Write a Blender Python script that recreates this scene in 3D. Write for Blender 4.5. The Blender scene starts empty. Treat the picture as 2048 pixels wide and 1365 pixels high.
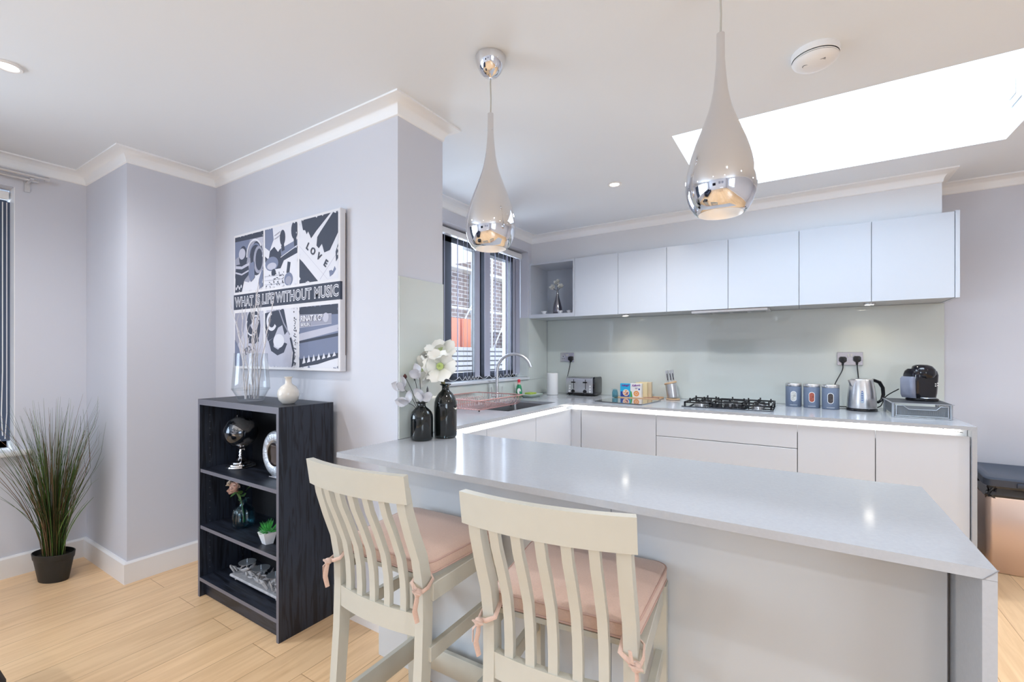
import bpy, bmesh, math, random
from mathutils import Matrix, Vector, Euler
C = bpy.context.scene.collection
sc = bpy.context.scene
PI = math.pi
R = math.radians

# ------------------------------------------------------------------ camera, world, lights, exposure
cam_d = bpy.data.cameras.new('camera'); cam = bpy.data.objects.new('camera', cam_d); C.objects.link(cam)
cam.location = (0, 0, 1.295); cam.rotation_euler = (PI/2, 0, R(32.49))
cam_d.sensor_width = 36; cam_d.lens = 912.27/2048*36; cam_d.shift_y = 28.5/2048; cam_d.clip_start = .02
sc.camera = cam
vs = sc.view_settings; vs.view_transform = 'Standard'; vs.look = 'None'; vs.exposure = -0.13; vs.gamma = 1; vs.use_curve_mapping = False
sc.cycles.max_bounces = 12; sc.cycles.diffuse_bounces = 6; sc.cycles.glossy_bounces = 6; sc.cycles.transmission_bounces = 8
sc.cycles.transparent_max_bounces = 16; sc.cycles.sample_clamp_indirect = 6.0; sc.cycles.caustics_reflective = False; sc.cycles.caustics_refractive = False

w = bpy.data.worlds.new('sky'); sc.world = w; w.use_nodes = True
bg = w.node_tree.nodes['Background']; bg.inputs[0].default_value = (.86, .92, 1, 1); bg.inputs[1].default_value = 2.7

def area(name, loc, rot, sx, sy, power, col=(1, 1, 1), spread=PI):
    l = bpy.data.lights.new(name, 'AREA'); l.shape = 'RECTANGLE'; l.size = sx; l.size_y = sy; l.energy = power; l.color = col; l.spread = spread
    o = bpy.data.objects.new(name, l); C.objects.link(o); o.location = loc; o.rotation_euler = rot; return o
def spot(name, loc, power, col=(1, .93, .84), ang=120, blend=.8, rad=.03):
    l = bpy.data.lights.new(name, 'SPOT'); l.energy = power; l.color = col; l.spot_size = R(ang); l.spot_blend = blend; l.shadow_soft_size = rad
    o = bpy.data.objects.new(name, l); C.objects.link(o); o.location = loc; return o
DAY = (.78, .89, 1)
area('daylight_skylight', (.17, 3.0, 3.25), (0, 0, 0), 1.45, .95, 64, DAY)                      # above the skylight glass
area('daylight_side', (-4.35, -1.9, 1.5), (R(90), 0, R(-90)), 4.6, 1.5, 265, DAY)                # outside the wide left window
area('daylight_rear', (3.55, -2.6, 1.5), (R(90), 0, R(90)), 2.6, 1.6, 120, DAY)                  # outside the window on the right, behind the camera
area('daylight_kitchen', (-3.1, 3.1, 1.75), (R(90), 0, R(-90)), 1.5, 1.3, 110, DAY)               # outside the kitchen window
DOWNLIGHTS = [(-2.694, .457), (-1.077, 2.988), (-.9, -1.3), (-2.7, -1.3), (.8, -1.3), (1.6, .9), (-.9, -3.2), (-2.7, -3.2), (.8, -3.2), (2.0, 2.9), (.4, .3)]
for x, y in DOWNLIGHTS: spot('downlight_beam', (x, y, 2.44), 42 if y < 2 else 60, col=(.98, .98, 1), ang=160)
for x, y in ((-1.325, 3.956), (.39, 3.99)): spot('cabinet_light_beam', (x, y, 1.635), 4.5, (1, .86, .66), 140, 1, .02)
for x in (-1.029, -.203): spot('pendant_beam', (x, 1.46, 1.708), 4, (1, .96, .92), ang=120)

# ------------------------------------------------------------------ materials
MATS = {}
def mat(name, col, rough=.5, metal=0, spec=.5, coat=0, emit=None, es=1, trans=0, ior=1.45, noise=0, nscale=40, bump=0, sheen=0, aniso=0, alpha=1):
    if name in MATS: return MATS[name]
    m = bpy.data.materials.new(name); m.use_nodes = True; nt = m.node_tree; b = nt.nodes['Principled BSDF']
    def s(k, v):
        if k in b.inputs: b.inputs[k].default_value = v
    s('Base Color', (*col, 1)); s('Roughness', rough); s('Metallic', metal); s('Specular IOR Level', spec); s('Coat Weight', coat); s('Coat Roughness', .04)
    s('Transmission Weight', trans); s('IOR', ior); s('Sheen Weight', sheen); s('Alpha', alpha)
    if emit: s('Emission Color', (*emit, 1)); s('Emission Strength', es)
    if noise or bump:
        tc = nt.nodes.new('ShaderNodeTexCoord'); n = nt.nodes.new('ShaderNodeTexNoise'); n.inputs['Scale'].default_value = nscale; n.inputs['Detail'].default_value = 5
        nt.links.new(tc.outputs['Object'], n.inputs['Vector'])
        if noise:
            r = nt.nodes.new('ShaderNodeMixRGB'); r.inputs[1].default_value = (*[c*(1-noise) for c in col], 1); r.inputs[2].default_value = (*[min(1, c*(1+noise)) for c in col], 1)
            nt.links.new(n.outputs['Fac'], r.inputs[0]); nt.links.new(r.outputs[0], b.inputs['Base Color'])
        if bump:
            bp = nt.nodes.new('ShaderNodeBump'); bp.inputs['Strength'].default_value = bump; bp.inputs['Distance'].default_value = .002
            nt.links.new(n.outputs['Fac'], bp.inputs['Height']); nt.links.new(bp.outputs[0], b.inputs['Normal'])
    MATS[name] = m; return m
def emis(name, col, s):
    if name in MATS: return MATS[name]
    m = bpy.data.materials.new(name); m.use_nodes = True; nt = m.node_tree; nt.nodes.clear()
    e = nt.nodes.new('ShaderNodeEmission'); e.inputs[0].default_value = (*col, 1); e.inputs[1].default_value = s
    o = nt.nodes.new('ShaderNodeOutputMaterial'); nt.links.new(e.outputs[0], o.inputs[0]); MATS[name] = m; return m
def glassy(name, tint, refl=1.0, rough=.02, ior=1.45):
    m = bpy.data.materials.new(name); m.use_nodes = True; nt = m.node_tree; nt.nodes.clear()
    t = nt.nodes.new('ShaderNodeBsdfTransparent'); t.inputs[0].default_value = (*tint, 1)
    g = nt.nodes.new('ShaderNodeBsdfGlossy'); g.inputs['Roughness'].default_value = rough
    lw = nt.nodes.new('ShaderNodeLayerWeight'); lw.inputs[0].default_value = .5
    pw = nt.nodes.new('ShaderNodeMath'); pw.operation = 'POWER'; pw.inputs[1].default_value = 3.5; nt.links.new(lw.outputs['Facing'], pw.inputs[0])
    f = nt.nodes.new('ShaderNodeMath'); f.operation = 'MULTIPLY_ADD'; f.inputs[1].default_value = .55; f.inputs[2].default_value = .035; nt.links.new(pw.outputs[0], f.inputs[0])
    mx = nt.nodes.new('ShaderNodeMixShader'); o = nt.nodes.new('ShaderNodeOutputMaterial')
    mul = nt.nodes.new('ShaderNodeMath'); mul.operation = 'MULTIPLY'; mul.inputs[1].default_value = refl; mul.use_clamp = True
    nt.links.new(f.outputs[0], mul.inputs[0]); nt.links.new(mul.outputs[0], mx.inputs[0]); nt.links.new(t.outputs[0], mx.inputs[1]); nt.links.new(g.outputs[0], mx.inputs[2]); nt.links.new(mx.outputs[0], o.inputs[0])
    MATS[name] = m; return m

def floor_mat():
    m = bpy.data.materials.new('oak_planks'); m.use_nodes = True; nt = m.node_tree; b = nt.nodes['Principled BSDF']
    N = nt.nodes.new; L = nt.links.new
    tc = N('ShaderNodeTexCoord'); sp = N('ShaderNodeSeparateXYZ'); cb = N('ShaderNodeCombineXYZ'); ad = N('ShaderNodeMath'); ad.operation = 'ADD'; ad.inputs[1].default_value = 2.815+.183*10
    L(tc.outputs['Object'], sp.inputs[0]); L(sp.outputs['X'], ad.inputs[0]); L(sp.outputs['Y'], cb.inputs['X']); L(ad.outputs[0], cb.inputs['Y'])
    br = N('ShaderNodeTexBrick'); L(cb.outputs[0], br.inputs['Vector'])
    br.inputs['Color1'].default_value = (.76, .52, .30, 1); br.inputs['Color2'].default_value = (.86, .59, .34, 1); br.inputs['Mortar'].default_value = (.30, .16, .07, 1)
    br.inputs['Scale'].default_value = 1; br.inputs['Mortar Size'].default_value = .0012; br.inputs['Mortar Smooth'].default_value = .3; br.inputs['Bias'].default_value = 0
    br.inputs['Brick Width'].default_value = 1.75; br.inputs['Row Height'].default_value = .183; br.offset = .37; br.offset_frequency = 2
    mp = N('ShaderNodeMapping'); mp.inputs['Scale'].default_value = (1.2, 14, 1); L(cb.outputs[0], mp.inputs[0])
    n = N('ShaderNodeTexNoise'); n.inputs['Scale'].default_value = 2.2; n.inputs['Detail'].default_value = 8; n.inputs['Distortion'].default_value = .9; L(mp.outputs[0], n.inputs['Vector'])
    cr = N('ShaderNodeValToRGB'); cr.color_ramp.elements[0].position = .3; cr.color_ramp.elements[0].color = (.80, .74, .68, 1); cr.color_ramp.elements[1].position = .62; cr.color_ramp.elements[1].color = (1, 1, 1, 1)
    L(n.outputs['Fac'], cr.inputs[0])
    mx = N('ShaderNodeMixRGB'); mx.blend_type = 'MULTIPLY'; mx.inputs[0].default_value = .75; L(br.outputs['Color'], mx.inputs[1]); L(cr.outputs[0], mx.inputs[2]); L(mx.outputs[0], b.inputs['Base Color'])
    bp = N('ShaderNodeBump'); bp.inputs['Strength'].default_value = .3; bp.inputs['Distance'].default_value = .001; bp.invert = True; L(br.outputs['Fac'], bp.inputs['Height']); L(bp.outputs[0], b.inputs['Normal'])
    b.inputs['Roughness'].default_value = .3; return m
def ash_mat(name, axis):
    m = bpy.data.materials.new(name); m.use_nodes = True; nt = m.node_tree; b = nt.nodes['Principled BSDF']; N = nt.nodes.new; L = nt.links.new
    tc = N('ShaderNodeTexCoord'); mp = N('ShaderNodeMapping'); mp.inputs['Scale'].default_value = {'z': (30, 30, 2.2), 'x': (2.2, 30, 30)}[axis]; L(tc.outputs['Object'], mp.inputs[0])
    wv = N('ShaderNodeTexNoise'); wv.inputs['Scale'].default_value = 1.6; wv.inputs['Detail'].default_value = 4; wv.inputs['Distortion'].default_value = 1.6
    L(mp.outputs[0], wv.inputs['Vector']); cr = N('ShaderNodeValToRGB'); cr.color_ramp.elements[0].color = (.005, .006, .010, 1); cr.color_ramp.elements[1].color = (.019, .024, .038, 1); cr.color_ramp.elements[0].position = .40; cr.color_ramp.elements[1].position = .52
    L(wv.outputs['Fac'], cr.inputs[0]); L(cr.outputs[0], b.inputs['Base Color']); b.inputs['Roughness'].default_value = .42; b.inputs['Specular IOR Level'].default_value = .45
    MATS[name] = m; return m
def brick_mat():
    m = bpy.data.materials.new('far_bricks'); m.use_nodes = True; nt = m.node_tree; b = nt.nodes['Principled BSDF']; N = nt.nodes.new; L = nt.links.new
    tc = N('ShaderNodeTexCoord'); sp = N('ShaderNodeSeparateXYZ'); cb = N('ShaderNodeCombineXYZ'); L(tc.outputs['Object'], sp.inputs[0]); L(sp.outputs['Y'], cb.inputs['X']); L(sp.outputs['Z'], cb.inputs['Y'])
    br = N('ShaderNodeTexBrick'); L(cb.outputs[0], br.inputs[0]); br.inputs['Scale'].default_value = 1; br.inputs['Brick Width'].default_value = .34; br.inputs['Row Height'].default_value = .13; br.inputs['Mortar Size'].default_value = .014
    br.inputs['Color1'].default_value = (.22, .17, .16, 1); br.inputs['Color2'].default_value = (.36, .28, .26, 1); br.inputs['Mortar'].default_value = (.6, .58, .57, 1); L(br.outputs[0], b.inputs['Base Color']); b.inputs['Roughness'].default_value = .9; return m

M_wall = mat('wall_paint', (.59, .605, .665), .6, bump=.05, nscale=300)
M_ceil = mat('ceiling_paint', (.79, .84, .89), .7, bump=.04, nscale=200)
M_trim = mat('white_gloss_trim', (.78, .78, .79), .35)
M_cove = mat('coving_paint', (.84, .86, .88), .6)
M_floor = floor_mat()
M_upper = mat('upper_door_lacquer', (.57, .605, .66), .28, coat=.3)
M_base = mat('base_door_lacquer', (.60, .63, .685), .22, coat=.3)
M_carc = mat('carcass_grey', (.50, .52, .54), .4)
M_gap = mat('dark_gap', (.10, .10, .11), .6)
M_splash = mat('splashback_glass', (.59, .63, .60), .04, spec=.6, coat=.5)
M_quartz = mat('quartz_worktop', (.41, .43, .465), .11, spec=.55, noise=.07, nscale=120)
M_quartz_edge = mat('quartz_joint', (.25, .25, .26), .4)
M_panel = mat('peninsula_panel_lacquer', (.55, .585, .62), .22, coat=.3)
M_chrome = mat('polished_chrome', (.74, .74, .76), .035, metal=1)
M_steel = mat('brushed_steel', (.68, .68, .69), .30, metal=1, noise=.1, nscale=60)
M_dsteel = mat('sink_steel', (.35, .36, .37), .3, metal=1)
M_black = mat('black_plastic', (.012, .012, .014), .25)
M_gblack = mat('gloss_black', (.004, .004, .008), .06, coat=.3)
M_matblack = mat('matt_cast_iron', (.015, .015, .017), .5)
M_white = mat('white_plastic', (.80, .80, .80), .35)
M_led = emis('led_diffuser', (1, .94, .82), 9)
M_bulb = emis('lamp_disc', (1, .95, .88), 9)
M_bulb2 = emis('warm_puck_disc', (1, .93, .8), 25)
M_glass = glassy('clear_glass', (.95, .97, .97), .8)
M_pane = glassy('window_pane', (.93, .95, .97), .5)
M_jarglass = glassy('pale_blue_glass', (.62, .82, .88), 1.3, ior=1.5)
M_vglass = glassy('clear_vase_glass', (.97, .98, .985), .9, ior=1.5)
M_smoke = mat('smoked_glass', (.035, .045, .045), .03, trans=.85, ior=1.45, coat=.5)
M_ashz = ash_mat('black_ash_upright', 'z'); M_ashx = ash_mat('black_ash_shelf', 'x')
M_edge = mat('ash_edge_band', (.13, .13, .16), .4)
M_stool = mat('sage_cream_paint', (.50, .49, .43), .38, noise=.03, nscale=30)
M_cush = mat('dusty_pink_linen', (.58, .41, .335), .9, noise=.12, nscale=260, bump=.35, sheen=.3)
M_cushd = mat('pink_piping', (.50, .34, .29), .9)
M_anth = mat('anthracite_frame', (.035, .037, .042), .4)
M_slat = mat('blind_fabric_lilac', (.40, .41, .50), .8, bump=.2, nscale=300)
M_slatd = mat('blind_fabric_blue', (.075, .10, .155), .8)
M_ceram = mat('cream_ceramic', (.72, .68, .62), .15, coat=.6)

# ------------------------------------------------------------------ mesh builder
class MB:
    def __init__(s): s.bm = bmesh.new(); s.T = None
    def _new(s, v0, mi, f0):
        for f in s.bm.faces:
            pass
    def poly(s, pts, faces, mi=0):
        T = s.T; vs = [s.bm.verts.new(T @ Vector(p) if T else p) for p in pts]; fs = []
        for f in faces:
            try: fc = s.bm.faces.new([vs[i] for i in f]); fc.material_index = mi; fs.append(fc)
            except ValueError: pass
        return vs, fs
    def box(s, x0, x1, y0, y1, z0, z1, mi=0, bev=0, seg=1):
        if x1 < x0: x0, x1 = x1, x0
        if y1 < y0: y0, y1 = y1, y0
        if z1 < z0: z0, z1 = z1, z0
        v, f = s.poly([(x0,y0,z0),(x1,y0,z0),(x1,y1,z0),(x0,y1,z0),(x0,y0,z1),(x1,y0,z1),(x1,y1,z1),(x0,y1,z1)],
                      [(0,3,2,1),(4,5,6,7),(0,1,5,4),(1,2,6,5),(2,3,7,6),(3,0,4,7)], mi)
        if bev:
            es = list({e for fc in f for e in fc.edges})
            r = bmesh.ops.bevel(s.bm, geom=es, offset=bev, segments=seg, affect='EDGES', profile=.5)
            for fc in r['faces']: fc.material_index = mi
        return s
    def loft(s, rings, mi=0, cap0=True, cap1=True, closed=True):
        n = len(rings[0]); pts = [p for r in rings for p in r]; fs = []
        for i in range(len(rings)-1):
            for j in range(n if closed else n-1):
                a = i*n+j; b = i*n+(j+1) % n; fs.append((a, b, b+n, a+n))
        if cap0: fs.append(tuple(range(n-1, -1, -1)))
        if cap1: fs.append(tuple((len(rings)-1)*n+j for j in range(n)))
        s.poly(pts, fs, mi); return s
    def lathe(s, prof, c=(0, 0, 0), seg=32, mi=0, cap0=False, cap1=False, ax='z', sx=1, sy=1):
        rings = []
        for r, z in prof:
            r = max(r, 1e-5); ring = []
            for k in range(seg):
                a = 2*PI*k/seg; q = (r*math.cos(a)*sx, r*math.sin(a)*sy, z)
                if ax == 'y': q = (q[0], q[2], -q[1])
                if ax == 'x': q = (q[2], q[0], q[1])
                ring.append((c[0]+q[0], c[1]+q[1], c[2]+q[2]))
            rings.append(ring)
        return s.loft(rings, mi, cap0, cap1)
    def cyl(s, c, r, h, seg=24, mi=0, ax='z', r2=None, bev=0):
        r2 = r if r2 is None else r2
        if bev: return s.lathe([(r-bev, 0), (r, bev), (r2, h-bev), (r2-bev, h)], c, seg, mi, True, True, ax)
        return s.lathe([(r, 0), (r2, h)], c, seg, mi, True, True, ax)
    def tube(s, pts, r, seg=8, mi=0, flat=1.0, closed=False, up=None):
        P = [Vector(p) for p in pts]; n = len(P); rs = r if isinstance(r, (list, tuple)) else [r]*n; rings = []
        up0 = Vector(up) if up else Vector((.13, .29, .95)); prev = None
        for i in range(n):
            if closed: t = (P[(i+1) % n]-P[i-1]).normalized()
            else: t = (P[min(i+1, n-1)]-P[max(i-1, 0)]).normalized()
            a = (prev - t*prev.dot(t)) if prev is not None else up0.cross(t)
            if a.length < 1e-6: a = Vector((1, 0, 0)).cross(t)
            a.normalize(); prev = a; b = t.cross(a)
            rings.append([tuple(P[i]+a*rs[i]*math.cos(2*PI*k/seg)+b*rs[i]*flat*math.sin(2*PI*k/seg)) for k in range(seg)])
        if closed: rings.append(rings[0]); return s.loft(rings, mi, False, False)
        return s.loft(rings, mi)
    def prism(s, poly, a, b, mi=0, plane='xy'):
        def q(u, v, h): return {'xy': (u, v, h), 'xz': (u, h, v), 'yz': (h, u, v)}[plane]
        s.loft([[q(u, v, a) for u, v in poly], [q(u, v, b) for u, v in poly]], mi); return s
    def bar(s, pts, x0, x1, t, mi=0, plane='yz'):
        """flat bar following a path; thickness t along the path's normal, width x0..x1 across it"""
        P = [Vector(p) for p in pts]; n = len(P); rings = []
        for i in range(n):
            tt = (P[min(i+1, n-1)]-P[max(i-1, 0)]).normalized(); nn = Vector((-tt.y, tt.x))
            th = t[i] if isinstance(t, (list, tuple)) else t
            a = P[i]+nn*th/2; b = P[i]-nn*th/2
            if plane == 'yz': rings.append([(x0, a.x, a.y), (x1, a.x, a.y), (x1, b.x, b.y), (x0, b.x, b.y)])
            elif plane == 'xy': rings.append([(a.x, a.y, x0), (a.x, a.y, x1), (b.x, b.y, x1), (b.x, b.y, x0)])
        return s.loft(rings, mi)
    def petal(s, base, dr, nrm, L, W, curl=.3, cup=.2, mi=0, tip=.0, n=7, th=.0006, blunt=False):
        d = Vector(dr).normalized(); nr = Vector(nrm); nr = (nr-d*nr.dot(d)).normalized(); sd = d.cross(nr); B = Vector(base)
        for sgn in (1, -1):
            pts = []; fs = []
            for i in range(n):
                t = i/(n-1); wd = W*math.sin(PI*min(1, .12+t*.88))**.7*.5 if not blunt else W*.5*math.sin(PI*min(1, .06+.90*t**1.5))**.55
                c = B+d*L*(t-.25*curl*t*t)+nr*(curl*L*t*t)+nr*sgn*th
                for j in (-1, -.5, 0, .5, 1): pts.append(tuple(c+sd*wd*j+nr*(cup*W*j*j*(1-.5*t))))
            for i in range(n-1):
                for j in range(4):
                    a = i*5+j; f = (a, a+1, a+6, a+5); fs.append(f if sgn > 0 else f[::-1])
            s.poly(pts, fs, mi)
        return s
    def build(s, name, mats, parent=None, org=None, smooth=35, loc=None):
        bm = s.bm
        bmesh.ops.recalc_face_normals(bm, faces=bm.faces[:])
        if org: bmesh.ops.translate(bm, verts=bm.verts[:], vec=[-c for c in org])
        if smooth:
            lim = R(smooth)
            for f in bm.faces: f.smooth = True
            for e in bm.edges:
                if len(e.link_faces) == 2:
                    if e.link_faces[0].normal.angle(e.link_faces[1].normal, 0) > lim: e.smooth = False
                else: e.smooth = True
        me = bpy.data.meshes.new(name); bm.to_mesh(me); bm.free()
        if not isinstance(mats, (list, tuple)): mats = [mats]
        for m in mats: me.materials.append(m)
        o = bpy.data.objects.new(name, me); C.objects.link(o)
        if parent: o.parent = parent
        if loc: o.location = loc
        return o
def tag(o, label, cat, group=None):
    o['label'] = label; o['category'] = cat
    if group: o['group'] = group
    return o
def thing(name, label, cat, loc=(0, 0, 0), rotz=0, group=None):
    o = bpy.data.objects.new(name, None); C.objects.link(o); o.location = loc; o.rotation_euler = (0, 0, rotz); o.empty_display_size = .05
    return tag(o, label, cat, group)
def part(name, mb, mats, par, smooth=35, label=None):
    """geometry written in world coordinates, moved into an unrotated parent's frame"""
    q = par; v = Vector((0, 0, 0))
    while q: v += Vector(q.location); q = q.parent
    o = mb.build(name, mats, par, org=tuple(v), smooth=smooth)
    if label: o['label'] = label
    return o
def local(name, mb, mats, par, smooth=35, label=None):
    o = mb.build(name, mats, par, smooth=smooth)
    if label: o['label'] = label
    return o
def struct(name, mb, mats, smooth=35):
    o = mb.build(name, mats, None, smooth=smooth); o['kind'] = 'structure'; return o
def text_into(mb, s, size, T, mi=0, depth=.0004, offset=0, shear=0, space=1, align='CENTER'):
    cu = bpy.data.curves.new('t', 'FONT'); cu.body = s; cu.size = size; cu.extrude = depth; cu.offset = offset; cu.shear = shear; cu.space_character = space; cu.align_x = align; cu.align_y = 'CENTER'; cu.resolution_u = 3
    o = bpy.data.objects.new('t', cu); C.objects.link(o); dg = bpy.context.evaluated_depsgraph_get(); dg.update()
    me = bpy.data.meshes.new_from_object(o.evaluated_get(dg))
    mb.poly([tuple(T @ v.co) for v in me.vertices], [tuple(p.vertices) for p in me.polygons], mi)
    bpy.data.objects.remove(o); bpy.data.curves.remove(cu); bpy.data.meshes.remove(me)
FRONT = Matrix(((1, 0, 0, 0), (0, 0, -1, 0), (0, 1, 0, 0), (0, 0, 0, 1)))   # text facing -y
def Tl(x, y, z): return Matrix.Translation((x, y, z))
def rrect(cx, cy, hx, hy, r, n=5, z=0):
    out = []
    for (sx, sy, a0) in ((1, 1, 0), (-1, 1, 90), (-1, -1, 180), (1, -1, 270)):
        for k in range(n+1):
            a = R(a0+90*k/n); out.append((cx+sx*(hx-r)+r*math.cos(a), cy+sy*(hy-r)+r*math.sin(a), z))
    return out

# ------------------------------------------------------------------ the setting
XL, YA, XB, YP, XC, YD, XW, YK, ZC = -3.908, 1.01, -3.237, 1.476, -1.558, 1.783, -2.255, 4.22, 2.46
XR, YR = 3.2, -5.0
m = MB(); m.box(XL-.3, XR+.3, YR-.3, YK+.3, -.1, 0); struct('floor', m, M_floor)
m = MB(); sx0, sx1, sy0, sy1 = -.585, .924, 2.502, 3.50
m.box(XL-.3, sx0, YR-.3, YK+.3, ZC, ZC+.14); m.box(sx1, XR+.3, YR-.3, YK+.3, ZC, ZC+.14); m.box(sx0, sx1, YR-.3, sy0, ZC, ZC+.14); m.box(sx0, sx1, sy1, YK+.3, ZC, ZC+.14)
zt = 3.02
m.box(sx0-.1, sx0, sy0-.1, sy1+.1, ZC+.14, zt); m.box(sx1, sx1+.1, sy0-.1, sy1+.1, ZC+.14, zt); m.box(sx0, sx1, sy0-.1, sy0, ZC+.14, zt); m.box(sx0, sx1, sy1, sy1+.1, ZC+.14, zt)
struct('ceiling', m, M_ceil, 0)
m = MB(); m.box(sx0, sx1, sy0, sy0+.05, zt, zt+.06); m.box(sx0, sx1, sy1-.05, sy1, zt, zt+.06); m.box(sx0, sx0+.05, sy0+.05, sy1-.05, zt, zt+.06); m.box(sx1-.05, sx1, sy0+.05, sy1-.05, zt, zt+.06)
m.box(sx0+.05, sx1-.05, sy0+.05, sy1-.05, zt+.03, zt+.036, 1); struct('window_3', m, [M_white, M_pane])
# left wall with its window opening y -2.6..0.693, z .734..2.283
wy0, wy1, wz0, wz1 = -4.5, .693, .734, 2.283
m = MB(); m.box(XL-.3, XL, YR-.3, wy0, 0, ZC); m.box(XL-.3, XL, wy1, YA, 0, ZC); m.box(XL-.3, XL, wy0, wy1, 0, wz0); m.box(XL-.3, XL, wy0, wy1, wz1, ZC); struct('wall_left', m, M_wall)
m = MB(); m.box(XL-.3, XB, YA, YP, 0, ZC); struct('wall_corner', m, M_wall)
m = MB(); m.box(XL-.3, XC, YP, YD, 0, ZC); struct('wall_middle', m, M_wall)
ky0, ky1, kz0, kz1 = 2.25, 3.831, 1.06, 2.30
m = MB(); m.box(XW-.3, XW, YD, ky0, 0, ZC); m.box(XW-.3, XW, ky1, YK, 0, ZC); m.box(XW-.3, XW, ky0, ky1, 0, kz0); m.box(XW-.3, XW, ky0, ky1, kz1, ZC); struct('wall_window', m, M_wall)
m = MB(); m.box(XW-.3, XR+.3, YK, YK+.3, 0, ZC); struct('wall_back', m, M_wall)
ry0, ry1, rz0, rz1 = -3.9, -1.3, .7, 2.3
m = MB(); m.box(XR, XR+.3, YR, ry0, 0, ZC); m.box(XR, XR+.3, ry1, YK, 0, ZC); m.box(XR, XR+.3, ry0, ry1, 0, rz0); m.box(XR, XR+.3, ry0, ry1, rz1, ZC); struct('wall_right', m, M_wall)
m = MB(); m.box(XL-.3, XR+.3, YR-.3, YR, 0, ZC); struct('wall_rear', m, M_wall)
m = MB(); m.box(XW, .745, 3.898, YK, 2.187, ZC); struct('trim_2', m, mat('soffit_paint', (.68, .69, .71), .5))
# coving swept round the room
def sweep(mb, path, prof, closed=False):
    rings = []; n = len(path); P = [Vector(p) for p in path]
    for i in range(n):
        d0 = (P[i]-P[i-1]).normalized() if i else (P[1]-P[0]).normalized()
        d1 = (P[i+1]-P[i]).normalized() if i < n-1 else d0
        n0 = Vector((d0.y, -d0.x)); n1 = Vector((d1.y, -d1.x)); b = n0+n1; b = b/(b.dot(n0))
        rings.append([(P[i].x+b.x*o, P[i].y+b.y*o, z) for o, z in prof])
    mb.loft(rings, 0)
path = [(XL, YR), (XL, YA), (XB, YA), (XB, YP), (XC, YP), (XC, YD), (XW, YD), (XW, 3.898), (.745, 3.898), (.745, YK), (XR, YK), (XR, YR)]
p_ = .068; prof = [(-.002, ZC+.001), (-.002, ZC-p_-.004), (.004, ZC-p_)] + [(.006+(p_-.014)*(1-math.cos(R(a))), ZC-p_+.004+(p_-.014)*math.sin(R(a))) for a in range(0, 91, 10)] + [(p_, ZC-.008), (p_, ZC+.001)]
m = MB(); sweep(m, path, prof); struct('trim_1', m, M_cove, 50)
bprof = [(0, 0), (.018, 0), (.018, .112), (.010, .122), (0, .122)]
for nm, pth in (('baseboard_left', [(XL, YR+.02), (XL, YA), (XB, YA), (XB, YP), (XC, YP)]), ('baseboard_back', [(.80, YK), (XR, YK), (XR, YR)])):
    m = MB(); sweep(m, pth, bprof); struct(nm, m, M_trim)
# sills and frames
m = MB(); m.box(XL-.26, XL+.045, wy0-.06, wy1+.065, wz0-.028, wz0+.002, 0, .008, 2); m.box(XL-.3, XL-.002, wy1-.004, wy1+.0, wz0, wz1); struct('trim_3', m, M_trim)
m = MB()
for a, b, c, d in ((wy0, wy0+.06, wz0, wz1), (wy1-.06, wy1, wz0, wz1), (wy0, wy1, wz0, wz0+.06), (wy0, wy1, wz1-.06, wz1), (-1.0, -.94, wz0, wz1), (-2.8, -2.74, wz0, wz1)): m.box(XL-.24, XL-.18, a, b, c, d)
m.box(XL-.215, XL-.209, wy0+.05, wy1-.05, wz0+.05, wz1-.05, 1); struct('window_1', m, [M_anth, M_pane])
m = MB(); fx0, fx1 = XW-.22, XW-.15
for a, b, c, d in ((ky0, ky0+.07, kz0, kz1), (ky1-.07, ky1, kz0, kz1), (ky0, ky1, kz0, kz0+.09), (ky0, ky1, kz1-.09, kz1), (3.225, 3.335, kz0+.05, kz1-.05), (2.70, 2.86, kz0+.05, kz1-.05)): m.box(fx0, fx1, a, b, c, d)
m.box(fx0-.01, fx1+.012, 3.25, 3.31, kz0+.05, kz1-.05)
m.box(fx0+.03, fx0+.036, ky0+.05, ky1-.05, kz0+.07, kz1-.07, 1); struct('window_2', m, [M_anth, M_pane])
m = MB(); m.box(fx1, XW+.022, ky0, ky1-.001, kz0-.0, kz0+.022, 0, .004); struct('trim_4', m, mat('sill_satin', (.62, .64, .67), .3))
m = MB()
for a, b, c, d in ((ry0, ry0+.07, rz0, rz1), (ry1-.07, ry1, rz0, rz1), (ry0, ry1, rz0, rz0+.07), (ry0, ry1, rz1-.07, rz1), (-2.64, -2.56, rz0, rz1)): m.box(XR+.15, XR+.22, a, b, c, d)
m.box(XR+.18, XR+.186, ry0+.05, ry1-.05, rz0+.05, rz1-.05, 1); struct('window_4', m, [M_anth, M_pane])

# ------------------------------------------------------------------ splashbacks (glass panels lifted onto the walls)
def splash(x0, x1, y0, y1, z0, z1, label):
    m = MB(); m.box(x0, x1, y0, y1, z0, z1, 0, .0008); tag(m.build('splashback', M_splash), label, 'splashback', 'glass splashbacks')
splash(XC+.001, XC+.007, YP+.002, YD, .911, 1.658, 'pale grey-green glass splashback on the narrow wall end beside the vases')
splash(XW+.008, .817, YK-.007, YK-.001, .911, 1.653, 'long grey-green glass splashback behind hob, toaster and kettle')
splash(XW+.001, XW+.007, YD+.001, YK-.009, .911, kz0-.003, 'low glass splashback strip under the kitchen window sill, behind the tap')
splash(XW+.001, XW+.007, ky1+.001, YK-.009, kz0-.002, 1.66, 'glass splashback panel right of the kitchen window, beside the socket corner')
splash(fx1+.013, XW, ky1-.007, ky1-.001, kz0+.024, 1.66, 'narrow glass splashback lining the side of the kitchen window recess')

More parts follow.
